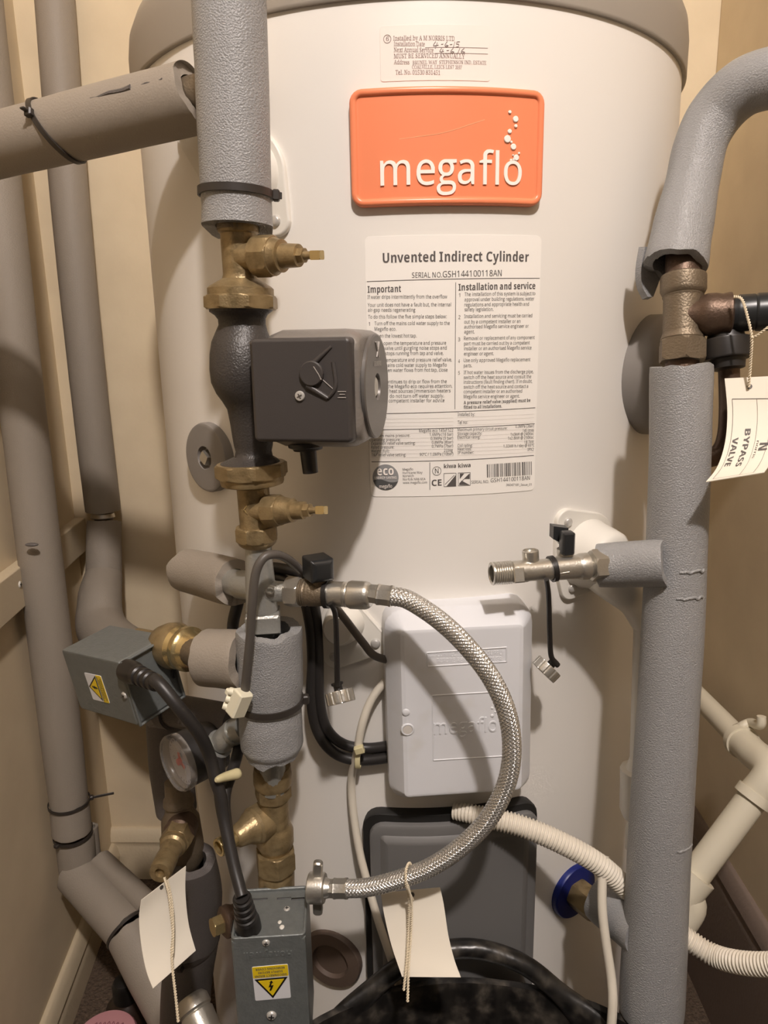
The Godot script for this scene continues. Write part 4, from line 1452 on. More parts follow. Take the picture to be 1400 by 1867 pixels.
	for s in [-1, 1]:
		g = Geo.new()
		var w0 := PZ(579, 1618 + s * 20, z + 0.026)
		var w1 := PZ(580, 1618 + s * 48, z + 0.026)
		var d := (w1 - w0).normalized()
		slab(g, 0.0078, w0.distance_to(w1), 0.003, [[-0.0032, 0.001], [-0.002, 0.0], [0.002, 0.0], [0.0032, 0.001]], flat_map(Transform3D(Basis(d.cross(Vector3.BACK).normalized(), d, d.cross(Vector3.BACK).normalized().cross(d)), (w0 + w1) / 2)))
		part(wn, "wing", g, M.nickel)

	# drain valve on the other side
	o = thing("drain_valve", "nickel drain valve with open threaded end and black lever on a foam branch", "valve")
	A = PZ(896, 1046, 0.3170)
	B = PZ(1100, 1029.5, 0.2990)
	g = Geo.new()
	var prof := [[897, 15], [895, 18], [896, 21]]
	for k in 9:
		prof.append([898 + k * 4.0, 21.5])
		prof.append([900 + k * 4.0, 19.6])
	prof.append_array([[934, 19]])
	lathe(g, A, B, 896, 1100, [[925, 14], [896, 15.5]] + prof)
	part(o, "threaded_end", g, M.nickel)
	g = Geo.new()
	lathe(g, A, B, 896, 1100, [[933, 17], [933, 20], [958, 20.5], [962, 19], [1003, 19.5], [1005, 17.5], [1008, 17.5], [1010, 21.5], [1050, 22], [1054, 23], [1058, 24.5], [1070, 24.5], [1073, 22], [1080, 18]])
	var bd := part(o, "valve_body", g, M.nickel)
	g = Geo.new()
	var ax := (B - A).normalized()
	for s in [0]:
		var c := PZ(945, 1049, 0.3210)
		box(g, Transform3D(axis_basis(c, ax), c) * Transform3D(Basis(Vector3.RIGHT, PI / 2), Vector3.ZERO), Vector3(0.0115, 0.0085, 0.006), 0.0008)
	part(bd, "spanner_flat", g, M.nickel)
	g = Geo.new()
	var ar := PZ(1028, 1045, 0.3085)
	for q in [[1018, 1046, 1038, 1043], [1018, 1046, 1025, 1041], [1018, 1046, 1025, 1049]]:
		tube(g, [PZ(q[0], q[1], 0.3155), PZ(q[2], q[3], 0.3145)], 0.0006, -1, 8)
	part(bd, "cast_arrow", g, M.nickel)
	g = Geo.new()
	nut(g, A, B, 896, 1100, 1077, 1101, 30, 6, 0.35)
	part(o, "compression_nut", g, M.nickel)
	g = Geo.new()
	var k0 := PZ(968, 1034, 0.3080)
	lathe(g, k0, PZ(967, 1003, 0.3080), 1034, 1003, [[1034, 11], [1026, 15], [1008, 15.3], [1004, 15], [1003, 13.5], [1006, 12.5], [1006, 0.1]])
	part(o, "check_plug", g, M.nickel)
	g = Geo.new()
	tube(g, [PZ(1030, 1022, 0.3000), PZ(1030, 1000, 0.3000)], 0.0065)
	part(o, "stem", g, M.nickel)
	g = Geo.new()
	var l0 := PZ(1034, 990, 0.3050)
	var rot := Basis(Vector3.UP, 0.12)
	slab(g, 0.0102, 0.0185, 0.002, [[-0.006, 0.001], [-0.004, 0.0], [0.003, 0.0], [0.005, 0.0015]], flat_map(Transform3D(rot, l0)))
	var wing := Transform3D(rot, PZ(1018, 978, 0.2930))
	polygon(g, [Vector2(-0.0055, 0.0095), Vector2(0.0065, 0.0075), Vector2(0.0065, -0.011), Vector2(0.002, -0.0075), Vector2(-0.0015, -0.003), Vector2(-0.0055, -0.001)], flat_map(wing), -0.006, 0.004)
	part(o, "lever", g, M.lever_black)
	rc = A.lerp(B, (1006.0 - 896) / 204)
	strap_cap(o, [PZ(996, 1056, 0.3200), PZ(1000, 1085, 0.3100), PZ(1002, 1150, 0.3050), PZ(1004, 1192, 0.3040), PZ(1010, 1206, 0.3040), PZ(1017, 1213, 0.3030)], PZ(996, 1220, 0.2980), Vector3(-0.66, -0.62, 0.2).normalized(), px_len(PZ(997, 1219, 0.2980), 26.0), 0.0085, rc, (B - A + Vector3(0, 0.012, 0)).normalized(), 0.0088)

# ---------------------------------------------------------------- motor heads
func warning_sticker(parent: Node3D, at: Callable, c: Vector2, ux: Vector2, w: float, h: float) -> void:
	# ux points along the words; the yellow strip with words is at the top, the triangle below
	var uy := Vector2(-ux.y, ux.x)
	var map := func(u: float, v: float, z: float) -> Vector3:
		var q := c + ux * u + uy * v
		return at.call(q.x, q.y, z)
	var g := Geo.new()
	slab(g, w, h, 0.0012, [[0.0, 0.0], [0.0003, 0.0001]], map)
	var s := part(parent, "warning_sticker", g, M.warn_white, "white and yellow electrical warning sticker")
	g = Geo.new()
	slab(g, w * 0.985, h * 0.33, 0.0010, [[0.0002, 0.0], [0.0005, 0.0001]], map, 2, Vector2(0, -h * 0.332))
	part(s, "yellow_strip", g, M.warn_yellow)
	g = Geo.new()
	polygon(g, [Vector2(0, h * 0.46), Vector2(-w * 0.46, -h * 0.135), Vector2(w * 0.46, -h * 0.135)], map, 0.0002, 0.0005)
	part(s, "triangle_border", g, M.black)
	g = Geo.new()
	polygon(g, [Vector2(0, h * 0.375), Vector2(-w * 0.36, -h * 0.09), Vector2(w * 0.36, -h * 0.09)], map, 0.0004, 0.0007)
	part(s, "yellow_triangle", g, M.warn_yellow)
	g = Geo.new()
	var k := h * 0.34
	var o := Vector2(0, h * 0.075)
	var bolt := []
	for e in [[0.06, 0.42], [0.20, 0.42], [0.08, 0.10], [0.24, 0.13], [0.07, -0.28], [0.16, -0.26], [-0.02, -0.46], [-0.13, -0.22], [-0.04, -0.25], [0.04, -0.02], [-0.14, -0.04]]:
		bolt.append(o + Vector2(e[0], e[1]) * k)
	polygon(g, bolt, map, 0.0006, 0.0009)
	part(s, "bolt_mark", g, M.black)
	g = Geo.new()
	for e in [["DISCONNECT MAINS", -0.44, 0.44, -0.255], ["SUPPLY BEFORE", -0.34, 0.34, -0.355], ["REMOVING COVER", -0.40, 0.40, -0.455]]:
		letters(g, e[0], map, Vector2(w * e[1], h * e[3]), Vector2(w * e[2], h * e[3]), h * 0.062, 0.0007, 0.0, "Droid Sans", true)
	part(s, "printed_lettering", g, M.ink)

func grommet(o: Node3D, a: Vector3, b: Vector3, r: float) -> void:   # a ribbed rubber cable entry from a to b
	var g := Geo.new()
	var l := a.distance_to(b)
	var prof := [[0.0, r * 1.25], [l * 0.22, r * 1.22], [l * 0.30, r * 1.05]]
	for k in 4:
		var t := 0.34 + k * 0.16
		prof.append_array([[l * t, r * (1.06 - 0.06 * k)], [l * (t + 0.08), r * (1.05 - 0.06 * k)], [l * (t + 0.10), r * (0.86 - 0.05 * k)], [l * (t + 0.15), r * (0.86 - 0.05 * k)]])
	pipe_lathe(g, a, b, prof, 28)
	part(o, "cable_grommet", g, M.black_rubber)

func build_motor_heads() -> void:
	# upper one, seen over its corner
	var o := thing("motor_head", "tilted grey metal motor head, its warning sticker turned on edge", "valve motor")
	var c0 := P(223, 1210, 0.582)
	var e1 := P(116, 1186, 0.633) - c0
	var e3 := P(246, 1322, 0.603) - c0
	var e2 := P(314, 1161, 0.618) - c0
	var w := e1.length()
	var h := e3.length()
	var d := e2.length()
	var ux := -e1.normalized()
	var uy := (-e3 - ux * ux.dot(-e3)).normalized()
	var uz := ux.cross(uy)
	var xf := Transform3D(Basis(ux, uy, uz), c0 + (e1 + e3) / 2)
	var at := flat_map(xf)
	var g := Geo.new()
	slab(g, w, h, 0.003, [[-d, 0.0], [-0.002, 0.0], [-0.0006, 0.0006], [0.0, 0.002]], at)
	var body := part(o, "casing", g, M.head_grey)
	var up := -e3.normalized()
	# end plate with its raised lip
	var side := Transform3D(Basis(-uz, uy, ux), c0 + e3 / 2 + e2 / 2)
	g = Geo.new()
	for e in [[0, h / 2 - 0.001, d, 0.002], [0, -h / 2 + 0.001, d, 0.002], [-d / 2 + 0.001, 0, 0.002, h], [d / 2 - 0.001, 0, 0.002, h]]:
		box(g, side * Transform3D(Basis(), Vector3(e[0], e[1], 0.0006)), Vector3(e[2], e[3], 0.0026), 0.0006)
	part(body, "lip", g, M.head_grey)
	g = Geo.new()
	for e in [[0.34, 0.20, 0.003, 0.018, 0.12], [0.41, 0.02, 0.0022, 0.02, -0.1], [-0.36, 0.40, 0.012, 0.0035, 0.0]]:
		box(g, side * Transform3D(Basis(Vector3.BACK, e[4]), Vector3(e[0] * d, e[1] * h, 0.0)), Vector3(e[2], e[3], 0.0008), 0.0003)
	part(body, "slot", g, M.black)
	for e in [[185, 1268, 0.0032], [0, 0, 0]]:
		if e[0] > 0:
			var q := plane_uv(xf, 227, 1268)
			screw(o, at.call(q.x, q.y, -0.001), uz, 0.0035)
	var sc := plane_uv(xf, 177, 1254)
	var lx := (plane_uv(xf, 190, 1234) - plane_uv(xf, 204, 1276)).normalized()
	warning_sticker(o, at, sc, lx, 0.0265, 0.0255)
	var gp := plane_uv(side, 232, 1222)
	var ga: Vector3 = side * Vector3(gp.x, gp.y, 0.0)
	grommet(o, ga, P(291, 1248, 0.548), 0.0076)
	# the brass valve behind it
	o = thing("zone_valve", "brass zone valve behind the tilted motor head, joined to the foam branch", "valve")
	g = Geo.new()
	var A := P(215, 1152, 0.675)
	var B := P(362, 1188, 0.603)
	lathe(g, A, B, 215, 362, [[255, 16], [288, 18], [296, 22], [300, 32], [312, 40], [322, 43], [330, 40], [336, 36]])
	part(o, "valve_body", g, M.brass, "", 50.0)
	g = Geo.new()
	lathe(g, A, B, 215, 362, [[328, 34], [332, 40], [337, 36], [341, 41], [347, 41], [350, 34], [362, 28]])
	part(o, "compression_nut", g, M.brass_bright)

	# lower one, standing upright in front
	o = thing("motor_head", "upright grey metal motor head, its warning sticker upside down", "valve motor")
	var fl := P(420, 1713, 0.56)
	var fr := P(557, 1705, 0.563)
	var x := Vector3(fr.x - fl.x, 0.0, fr.z - fl.z)
	w = x.length()
	x = x.normalized()
	xf = Transform3D(Basis(x, Vector3.UP, x.cross(Vector3.UP)), (fl + fr) / 2 - Vector3(0, 0.057, 0))
	at = flat_map(xf)
	d = 0.053
	g = Geo.new()   # an open-topped shell: front, sides, back
	slab(g, w, 0.11, 0.0012, [[-d, 0.0], [-0.002, 0.0], [-0.0006, 0.0006], [0.0, 0.002]], at)
	body = part(o, "casing", g, M.head_grey)
	var topx := Transform3D(Basis(x, -xf.basis.z, Vector3.UP), xf * Vector3(0, 0.055, -d / 2))
	g = Geo.new()
	var rim := []
	for e in [[-0.001, 0.0], [0.0022, 0.0], [0.0028, 0.0006], [0.0028, 0.0018], [0.0022, 0.0024], [-0.0004, 0.0024]]:
		var ol := outline(w - 2 * e[1], d - 2 * e[1], maxf(0.0005, 0.004 - e[1]))
		var p := PackedVector3Array()
		for q in ol:
			p.append(topx * Vector3(q.x, q.y, e[0]))
		rim.append(p)
	g.loft(rim, false, false)
	part(body, "lip", g, M.head_grey)
	g = Geo.new()
	var tm := flat_map(topx)
	for e in [[466, 1640, 0.020, 0.0012], [518, 1638, 0.012, 0.0012], [543, 1639, 0.011, 0.0022], [424, 1690, 0.0016, 0.014]]:
		var q := plane_uv(topx, e[0], e[1])
		box(g, topx * Transform3D(Basis(), Vector3(q.x, q.y, 0.0003)), Vector3(e[2], e[3], 0.0008), 0.0003)
	part(body, "slot", g, M.black)
	g = Geo.new()
	for e in [[510, 1682, 0.0016], [514, 1691, 0.0020]]:
		var q := plane_uv(topx, e[0], e[1])
		ball(g, topx * Vector3(q.x, q.y, 0.0004), e[2], Vector3(1, 0.35, 1.2), 8)
	part(body, "paint_fleck", g, M.white_plastic)
	var q2 := plane_uv(topx, 523, 1657)
	screw(o, topx * Vector3(q2.x, q2.y, -0.001), Vector3.UP, 0.0028)
	q2 = plane_uv(xf, 485, 1719)
	screw(o, at.call(q2.x, q2.y, -0.001), xf.basis.z, 0.0032)
	q2 = plane_uv(xf, 495, 1851)
	screw(o, at.call(q2.x, q2.y, -0.001), xf.basis.z, 0.0042)
	var s0 := plane_uv(xf, 495, 1791)
	var s1 := plane_uv(xf, 530, 1790)
	var s2 := plane_uv(xf, 462, 1796)
	warning_sticker(o, at, s0, (s2 - s1).normalized(), 0.0285, 0.0325)
	g = Geo.new()
	letters(g, "Honeywell", at, plane_uv(xf, 532, 1733), plane_uv(xf, 444, 1737), 0.0058, -0.0002, 0.0008, "Droid Sans", true)
	part(body, "embossed_lettering", g, M.head_grey)
	var gq := plane_uv(topx, 453, 1693)
	grommet(o, topx * Vector3(gq.x, gq.y, 0.0), P(440, 1632, 0.548), 0.0083)

	# brass bypass valve above it
	o = thing("lockshield_valve", "brass angled valve between the strapped foam and the upright motor head", "valve")
	A = PZ(496, 1392, 0.314)
	B = PZ(505, 1627, 0.314)
	g = Geo.new()
	nut(g, A, B, 1405, 1640, 1440, 1464, 34, 6, 0.25)
	lathe(g, A, B, 1405, 1640, [[1408, 27], [1409, 33], [1420, 35], [1436, 35], [1442, 33]])
	part(o, "union_nut", g, M.brass)
	g = Geo.new()
	lathe(g, A, B, 1405, 1640, [[1462, 26], [1468, 28], [1510, 27], [1516, 30], [1524, 34], [1545, 34], [1553, 30], [1560, 26], [1568, 25]])
	part(o, "valve_body", g, M.brass)
	g = Geo.new()
	nut(g, A, B, 1405, 1640, 1558, 1594, 38, 6, 0.1)
	part(o, "hex_nut", g, M.brass)
	g = Geo.new()
	lathe(g, A, B, 1405, 1640, [[1592, 27], [1600, 30], [1606, 33], [1640, 32]])
	part(o, "tail", g, M.brass)
	g = Geo.new()
	var C := PZ(500, 1484, 0.308)
	var D := PZ(398, 1546, 0.352)
	lathe(g, C, D, 500, 398, [[500, 28], [486, 29], [484, 34], [462, 34], [458, 30], [454, 30], [446, 24], [430, 20], [426, 15]])
	part(o, "bonnet", g, M.brass)
	g = Geo.new()
	lathe(g, C, D, 500, 398, [[428, 12], [425, 15], [412, 16], [400, 17], [398, 16], [398, 12], [410, 11], [410, 0.1]])
	part(o, "spindle_shroud", g, M.brass_bright)

# ---------------------------------------------------------------- gauge and the fittings below it
func build_gauge() -> void:
	var o := thing("pressure_gauge", "round pressure gauge with clear lens and red needle, beside the slanting black cable", "gauge")
	var c := P(322, 1391, 0.615)
	var n := eye.basis * Vector3(-0.72, -0.20, 0.66).normalized()
	var r := 0.0252
	var g := Geo.new()
	pipe_lathe(g, c - n * 0.042, c, [[0, r * 0.55], [0.003, r * 0.86], [0.012, r * 0.93], [0.036, r * 0.95], [0.037, r * 0.90], [0.037, 0.0]], 48)
	part(o, "case", g, M.cable_black)
	g = Geo.new()
	pipe_lathe(g, c - n * 0.0052, c, [[0, r * 0.84], [0.0008, r * 0.84], [0.0008, 0]], 48)
	var dial := part(o, "dial", g, M.dial)
	g = Geo.new()
	pipe_lathe(g, c - n * 0.006, c, [[0, r * 0.97], [0.005, r], [0.008, r * 0.985], [0.0095, r * 0.93], [0.0095, r * 0.86], [0.0085, r * 0.82], [0.0090, r * 0.4], [0.0092, 0]], 48)
	part(o, "lens", g, M.glass, "clear domed lens")
	g = Geo.new()
	pipe_lathe(g, c - n * 0.0058, c, [[0.0, r * 0.965], [0.0, r * 0.85], [0.0035, r * 0.86], [0.005, r * 0.90], [0.0, r * 0.965]], 48)
	part(o, "retaining_ring", g, M.gauge_ring)
	var b := axis_basis(c, n)
	var xf := Transform3D(Basis(b.x, b.y, n), c - n * 0.0042)
	var at := flat_map(xf)
	g = Geo.new()
	for k in 3:
		var t := 0.5 + TAU * k / 3
		box(g, xf * Transform3D(Basis(Vector3.BACK, t), Vector3(cos(t) * 0.0035, sin(t) * 0.0035, 0.001)), Vector3(0.0095, 0.0036, 0.001), 0.0004)
	pipe_lathe(g, c - n * 0.004, c, [[0, 0.0034], [0.003, 0.003], [0.0034, 0.0015]], 16)
	part(dial, "needle", g, M.red, "red indicator hub")
	g = Geo.new()
	tube(g, [at.call(0.0, 0.0, 0.0006), at.call(-0.006, 0.014, 0.0006)], 0.0005, 0.0002, 6)
	letters(g, "0", at, Vector2(0.0045, -0.0135), Vector2(0.0072, -0.0128), 0.0045, 0.0002)
	for k in 19:
		var t := -PI * 0.25 + PI * 1.5 * k / 18
		tube(g, [at.call(cos(t) * r * 0.70, sin(t) * r * 0.70, 0.0002), at.call(cos(t) * r * 0.77, sin(t) * r * 0.77, 0.0002)], 0.00022, -1, 4)
	part(dial, "marking", g, M.ink)
	g = Geo.new()
	var back := c - n * 0.040
	tube(g, [back - n * -0.004, back - n * 0.010, P(405, 1352, 0.62), P(425, 1335, 0.612), P(446, 1326, 0.604)], 0.0098, 0.0105, 24)
	part(o, "elbow", g, M.silver_paint)
	g = Geo.new()
	var q := P(427, 1334, 0.611)
	var ax := (P(446, 1326, 0.604) - P(405, 1352, 0.62)).normalized()
	band(g, q, axis_basis(q, ax), 0.0098, 0.0035, 0.0016)
	q = P(398, 1358, 0.622)
	band(g, q, axis_basis(q, ax), 0.0094, 0.006, 0.003)
	part(o, "collar", g, M.silver_paint)

	o = thing("drain_cock", "brass drain cock sticking out below the pressure gauge, above a blank paper tag", "valve")
	g = Geo.new()
	var A := P(322, 1425, 0.70)
	var B := P(338, 1585, 0.715)
	lathe(g, A, B, 1425, 1585, [[1425, 22], [1452, 23], [1455, 27], [1464, 28], [1467, 24], [1480, 27], [1492, 34], [1540, 37], [1565, 35], [1575, 28], [1585, 25]])
	part(o, "tee_body", g, M.bronze_dull, "", 50.0)
	A = P(336, 1500, 0.70)
	B = P(291, 1592, 0.63)
	g = Geo.new()
	lathe(g, A, B, 1500, 1592, [[1500, 26], [1512, 28], [1522, 29], [1526, 24]])
	part(o, "boss", g, M.copper_dull)
	g = Geo.new()
	nut(g, A, B, 1500, 1592, 1520, 1540, 29, 6, 0.2)
	lathe(g, A, B, 1500, 1592, [[1538, 22], [1542, 24], [1546, 24], [1549, 20], [1566, 19]])
	part(o, "hex_nut", g, M.brass)
	g = Geo.new()
	lathe(g, A, B, 1500, 1592, [[1564, 18], [1567, 20.5], [1586, 21], [1592, 19], [1592, 9], [1588, 8], [1588, 0.1]])
	part(o, "spout", g, M.brass)

	# bronze coupling by the lower motor head
	o = thing("coupling", "bronze coupling with a bright hexagon end beside the foot of the lower motor head", "pipe fitting")
	A = P(450, 1664, 0.66)
	B = P(386, 1692, 0.64)
	g = Geo.new()
	lathe(g, A, B, 450, 386, [[515, 20], [450, 22], [426, 24], [418, 28], [408, 28], [404, 22]])
	part(o, "sleeve", g, M.copper_dull)
	g = Geo.new()
	nut(g, A, B, 450, 386, 407, 387, 18, 6)
	part(o, "hex_end", g, M.brass_bright)
	# fitting at the bottom edge
	o = thing("coupling", "silver pipe coupling at the very bottom under the dark lagged column", "pipe fitting")
	g = Geo.new()
	A = P(346, 1818, 0.74)
	B = P(376, 1890, 0.72)
	lathe(g, A, B, 1818, 1890, [[1818, 24], [1826, 30], [1842, 31], [1846, 27], [1850, 30], [1890, 30], [2020, 30]])
	part(o, "sleeve", g, M.nickel)
	# grey pipe behind the gauge
	o = thing("waste_pipe", "dull grey pipe crossing behind the pressure gauge under the tilted motor head", "pipe")
	g = Geo.new()
	tube(g, [P(300, 1292, 0.70), P(370, 1305, 0.668), P(432, 1318, 0.634)], 0.0155, -1, 28)
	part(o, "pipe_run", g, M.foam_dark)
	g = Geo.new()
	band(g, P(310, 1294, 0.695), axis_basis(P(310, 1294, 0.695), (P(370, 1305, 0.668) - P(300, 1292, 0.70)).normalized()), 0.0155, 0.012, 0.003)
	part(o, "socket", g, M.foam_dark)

# ---------------------------------------------------------------- plastic box and cover on the cylinder's front
func build_boxes() -> void:
	var o := thing("junction_box", "white plastic electrical box with embossed lettering, crossed by the steel hose", "electrical box")
	var zf := 0.309
	var c := PZ(842, 1293, zf)
	var tl := PZ(737, 1150, zf)
	var tr := PZ(950, 1140, zf)
	var bl := PZ(739, 1455, zf)
	var br := PZ(951, 1440, zf)
	var cen := (tl + tr + bl + br) / 4
	var w := (tl.distance_to(tr) + bl.distance_to(br)) / 2
	var h := (tl.distance_to(bl) + tr.distance_to(br)) / 2
	var yaw := 0.10
	var x := Vector3(cos(yaw), 0.012, -sin(yaw)).normalized()
	var y := Vector3(-0.012, 1, 0).normalized()
	var zz := x.cross(y).normalized()
	y = zz.cross(x)
	var xf := Transform3D(Basis(x, y, zz), cen)
	var at := flat_map(xf)
	var g := Geo.new()
	slab(g, w + 0.028, h + 0.024, 0.016, [[-0.075, 0.0], [-0.020, 0.0], [-0.017, 0.0006], [-0.0035, 0.0098], [-0.001, 0.0120], [0.0, 0.0150]], at, 3)
	var body := part(o, "box_cover", g, M.box_white, "", 24.0)
	g = Geo.new()
	letters(g, "megaflo", at, plane_uv(xf, 790, 1338), plane_uv(xf, 906, 1333), 0.0122, -0.0004, 0.0011, "Droid Sans", false, 1.0)
	letters(g, "DISCONNECT ELECTRICAL SUPPLY", at, plane_uv(xf, 783, 1197.5), plane_uv(xf, 919, 1193.5), 0.0036, -0.0003, 0.0006, "Droid Sans", true)
	letters(g, "BEFORE REMOVING COVER", at, plane_uv(xf, 796, 1208), plane_uv(xf, 915, 1205), 0.0036, -0.0003, 0.0006, "Droid Sans", true)
	part(body, "embossed_lettering", g, M.box_white, "", 30.0)
	for e in [[897, 1305, 3.4], [903, 1298, 2.2], [897, 1291, 2.6]]:
		g = Geo.new()
		ball(g, at.call(plane_uv(xf, e[0], e[1]).x, plane_uv(xf, e[0], e[1]).y, 0.0), e[2] * 0.6 / F, Vector3(1, 1, 0.5), 10)
		part(body, "embossed_bubble", g, M.box_white)
	g = Geo.new()
	for f in [[[788, 1268], [920, 1260], [920, 1378], [790, 1386]], [[778, 1190], [923, 1180], [923, 1206], [780, 1215]]]:
		for k in 4:
			var a := plane_uv(xf, f[k][0], f[k][1])
			var b := plane_uv(xf, f[(k + 1) % 4][0], f[(k + 1) % 4][1])
			tube(g, [at.call(a.x, a.y, 0.0001), at.call(b.x, b.y, 0.0001)], 0.00055, -1, 8)
	part(body, "embossed_frame", g, M.box_white)
	# screw recess near the edge
	var q := plane_uv(xf, 743, 1330)
	g = Geo.new()
	var p: Vector3 = at.call(q.x, q.y, 0.0)
	pipe_lathe(g, p - zz * 0.001, p + zz, [[0, 0.0055], [0.0014, 0.0055], [0.0018, 0.0050], [0.0018, 0.0042], [0.0008, 0.0038], [0.0008, 0.0]], 30)
	part(body, "screw_recess", g, M.box_white)
	g = Geo.new()
	pipe_lathe(g, p + zz * 0.0002, p + zz, [[0, 0.0039], [0.0004, 0.0039], [0.0005, 0.0]], 20)
	part(body, "screw_head", g, M.faint)
	q = plane_uv(xf, 740, 1299)
	g = Geo.new()
	p = at.call(q.x, q.y, 0.0)
	ball(g, p, 0.0032, Vector3(1, 1, 0.3), 12)
	part(body, "moulded_pip", g, M.box_white)

	# grey cover below
	o = thing("access_cover", "grey rounded cover plate on the cylinder below the white box, in a black seal", "cover")
	c = PC(818, 1640)
	var cc := Vector2(atan2(c.x, c.z), c.y)
	at = cyl_map(cc)
	var a0 := cyl_uv(664, 1468, cc)
	var a1 := cyl_uv(970, 1466, cc)
	var a2 := cyl_uv(818, 1830, cc)
	g = Geo.new()
	var W := a1.x - a0.x
	var H := a0.y - a2.y
	slab(g, W, H, 0.016, [[0.0, 0.0], [0.008, 0.0], [0.010, 0.001], [0.010, 0.004]], at, 20, Vector2((a0.x + a1.x) / 2, (a0.y + a2.y) / 2))
	part(o, "seal", g, M.gasket)
	a0 = cyl_uv(677, 1483, cc)
	a1 = cyl_uv(966, 1481, cc)
	W = a1.x - a0.x
	H = a0.y - a2.y - 0.004
	g = Geo.new()
	slab(g, W, H, 0.014, [[0.004, 0.0], [0.012, 0.0], [0.0145, 0.001], [0.0155, 0.0035], [0.0157, 0.010], [0.0185, 0.0135], [0.0195, 0.017]], at, 20, Vector2((a0.x + a1.x) / 2, a0.y - H / 2))
	part(o, "cover_plate", g, M.cover_grey, "", 25.0)

# ---------------------------------------------------------------- cables and conduits
func build_cables() -> void:
	var z := 0.322
	# twin black cables looping down to the box
	var o := thing("black_cable", "upper of two thick black cables looping down into the white box", "cable")
	var g := Geo.new()
	tube(g, [P(470, 1035, 0.615), P(510, 1036, 0.612), P(556, 1052, 0.606), P(574, 1110, 0.605), P(580, 1190, 0.612), P(582, 1270, 0.62), P(594, 1325, 0.628), P(625, 1356, 0.634), P(672, 1364, 0.636), P(724, 1357, 0.63)], 0.0046, -1, 20)
	part(o, "sheath", g, M.cable_black)
	o = thing("black_cable", "lower of two thick black cables looping down into the white box", "cable")
	g = Geo.new()
	tube(g, [P(470, 1052, 0.617), P(512, 1056, 0.613), P(548, 1078, 0.607), P(564, 1130, 0.606), P(570, 1200, 0.613), P(568, 1275, 0.62), P(580, 1335, 0.628), P(612, 1374, 0.634), P(660, 1386, 0.636), P(724, 1378, 0.63)], 0.0048, -1, 20)
	part(o, "sheath", g, M.cable_black)
	var tz := P(654, 1372, 0.632)
	g = Geo.new()
	o = thing("cable_tie", "cream cable tie holding the white cable to the pair of black ones", "cable tie")
	var tb := axis_basis(tz, Vector3(1, -0.02, 0.05).normalized())
	var rings := []
	for k in 33:
		var t := TAU * k / 32
		var dd := tb.x * cos(t) * 0.0125 + tb.y * sin(t) * 0.0075
		var nn := (tb.x * cos(t) + tb.y * sin(t)) * 0.0012
		rings.append(PackedVector3Array([tz + dd - tb.z * 0.0022, tz + dd + nn - tb.z * 0.0022, tz + dd + nn + tb.z * 0.0022, tz + dd + tb.z * 0.0022]))
	g.loft(rings, false, false)
	part(o, "strap", g, M.tie_cream)
	g = Geo.new()
	box(g, Transform3D(Basis(Vector3.BACK, 0.3), P(655, 1367, 0.620)), Vector3(0.0085, 0.0065, 0.0055), 0.0008)
	part(o, "locking_head", g, M.tie_cream)
	# thin cable from the terminal block over the tee and down to the box
	o = thing("grey_cable", "thin grey cable arching from the terminal block over the silver tee", "cable")
	g = Geo.new()
	tube(g, [PZ(446, 1262, z + 0.030), PZ(450, 1220, z + 0.033), PZ(456, 1160, z + 0.036), PZ(460, 1100, z + 0.038), PZ(466, 1046, z + 0.037), PZ(480, 1018, z + 0.034), PZ(500, 1011, z + 0.028), PZ(522, 1018, z + 0.018), PZ(546, 1038, z + 0.004), PZ(566, 1060, z - 0.012), PZ(602, 1096, z - 0.016), PZ(630, 1130, z - 0.018), PZ(662, 1172, z - 0.02), PZ(684, 1196, z - 0.022), PZ(724, 1207, z - 0.03)], 0.0033, -1, 16)
	part(o, "sheath", g, M.cable_grey)
	# terminal block
	o = thing("terminal_block", "small white three way terminal block hanging from the grey cable in front of the foam", "terminal block")
	var c := PZ(434, 1279, z + 0.032)
	var b := Basis(Vector3.BACK, -0.42) * Basis(Vector3.UP, -0.75)
	var xf := Transform3D(b, c)
	g = Geo.new()
	slab(g, 0.0125, 0.021, 0.0016, [[-0.006, 0.001], [-0.005, 0.0], [0.004, 0.0], [0.0055, 0.0012]], flat_map(xf * Transform3D(Basis(Vector3.UP, PI / 2), Vector3(0.002, 0, 0))))
	var blk := part(o, "block", g, M.terminal)
	for k in 3:
		g = Geo.new()
		var p := xf * Vector3(0.0, 0.0066 - 0.0066 * k, 0.0)
		var d := (xf.basis * Vector3(-0.75, -0.1, 0.75)).normalized()
		pipe_lathe(g, p, p + d, [[0.0, 0.0030], [0.0085, 0.0030], [0.0095, 0.0027], [0.0095, 0.0018], [0.006, 0.0016], [0.006, 0]], 18)
		part(o, "screw_tower", g, M.terminal)
		g = Geo.new()
		pipe_lathe(g, p + d * 0.0056, p + d, [[0, 0.00165], [0.0012, 0.00165], [0.0014, 0]], 12)
		part(blk, "terminal_screw", g, M.cable_grey)
	g = Geo.new()
	box(g, xf * Transform3D(Basis(), Vector3(-0.0095, 0.001, 0.002)), Vector3(0.008, 0.005, 0.005), 0.001)
	part(o, "lug", g, M.terminal)
	# the cable between the two motor heads
	o = thing("black_cable", "heavy black cable from the tilted motor head to the upright one", "cable")
	g = Geo.new()
	tube(g, [P(280, 1238, 0.551), P(296, 1253, 0.546), P(326, 1290, 0.545), P(362, 1336, 0.554), P(382, 1378, 0.566), P(393, 1422, 0.567), P(402, 1450, 0.567), P(408, 1490, 0.566), P(416, 1530, 0.562), P(427, 1580, 0.556), P(437, 1618, 0.55), P(441, 1634, 0.547)], 0.0052, 0.0046, 20)
	part(o, "sheath", g, M.cable_black)
	o = thing("black_cable", "black cable dropping behind the foam branch to a cream tie beside the gauge", "cable")
	g = Geo.new()
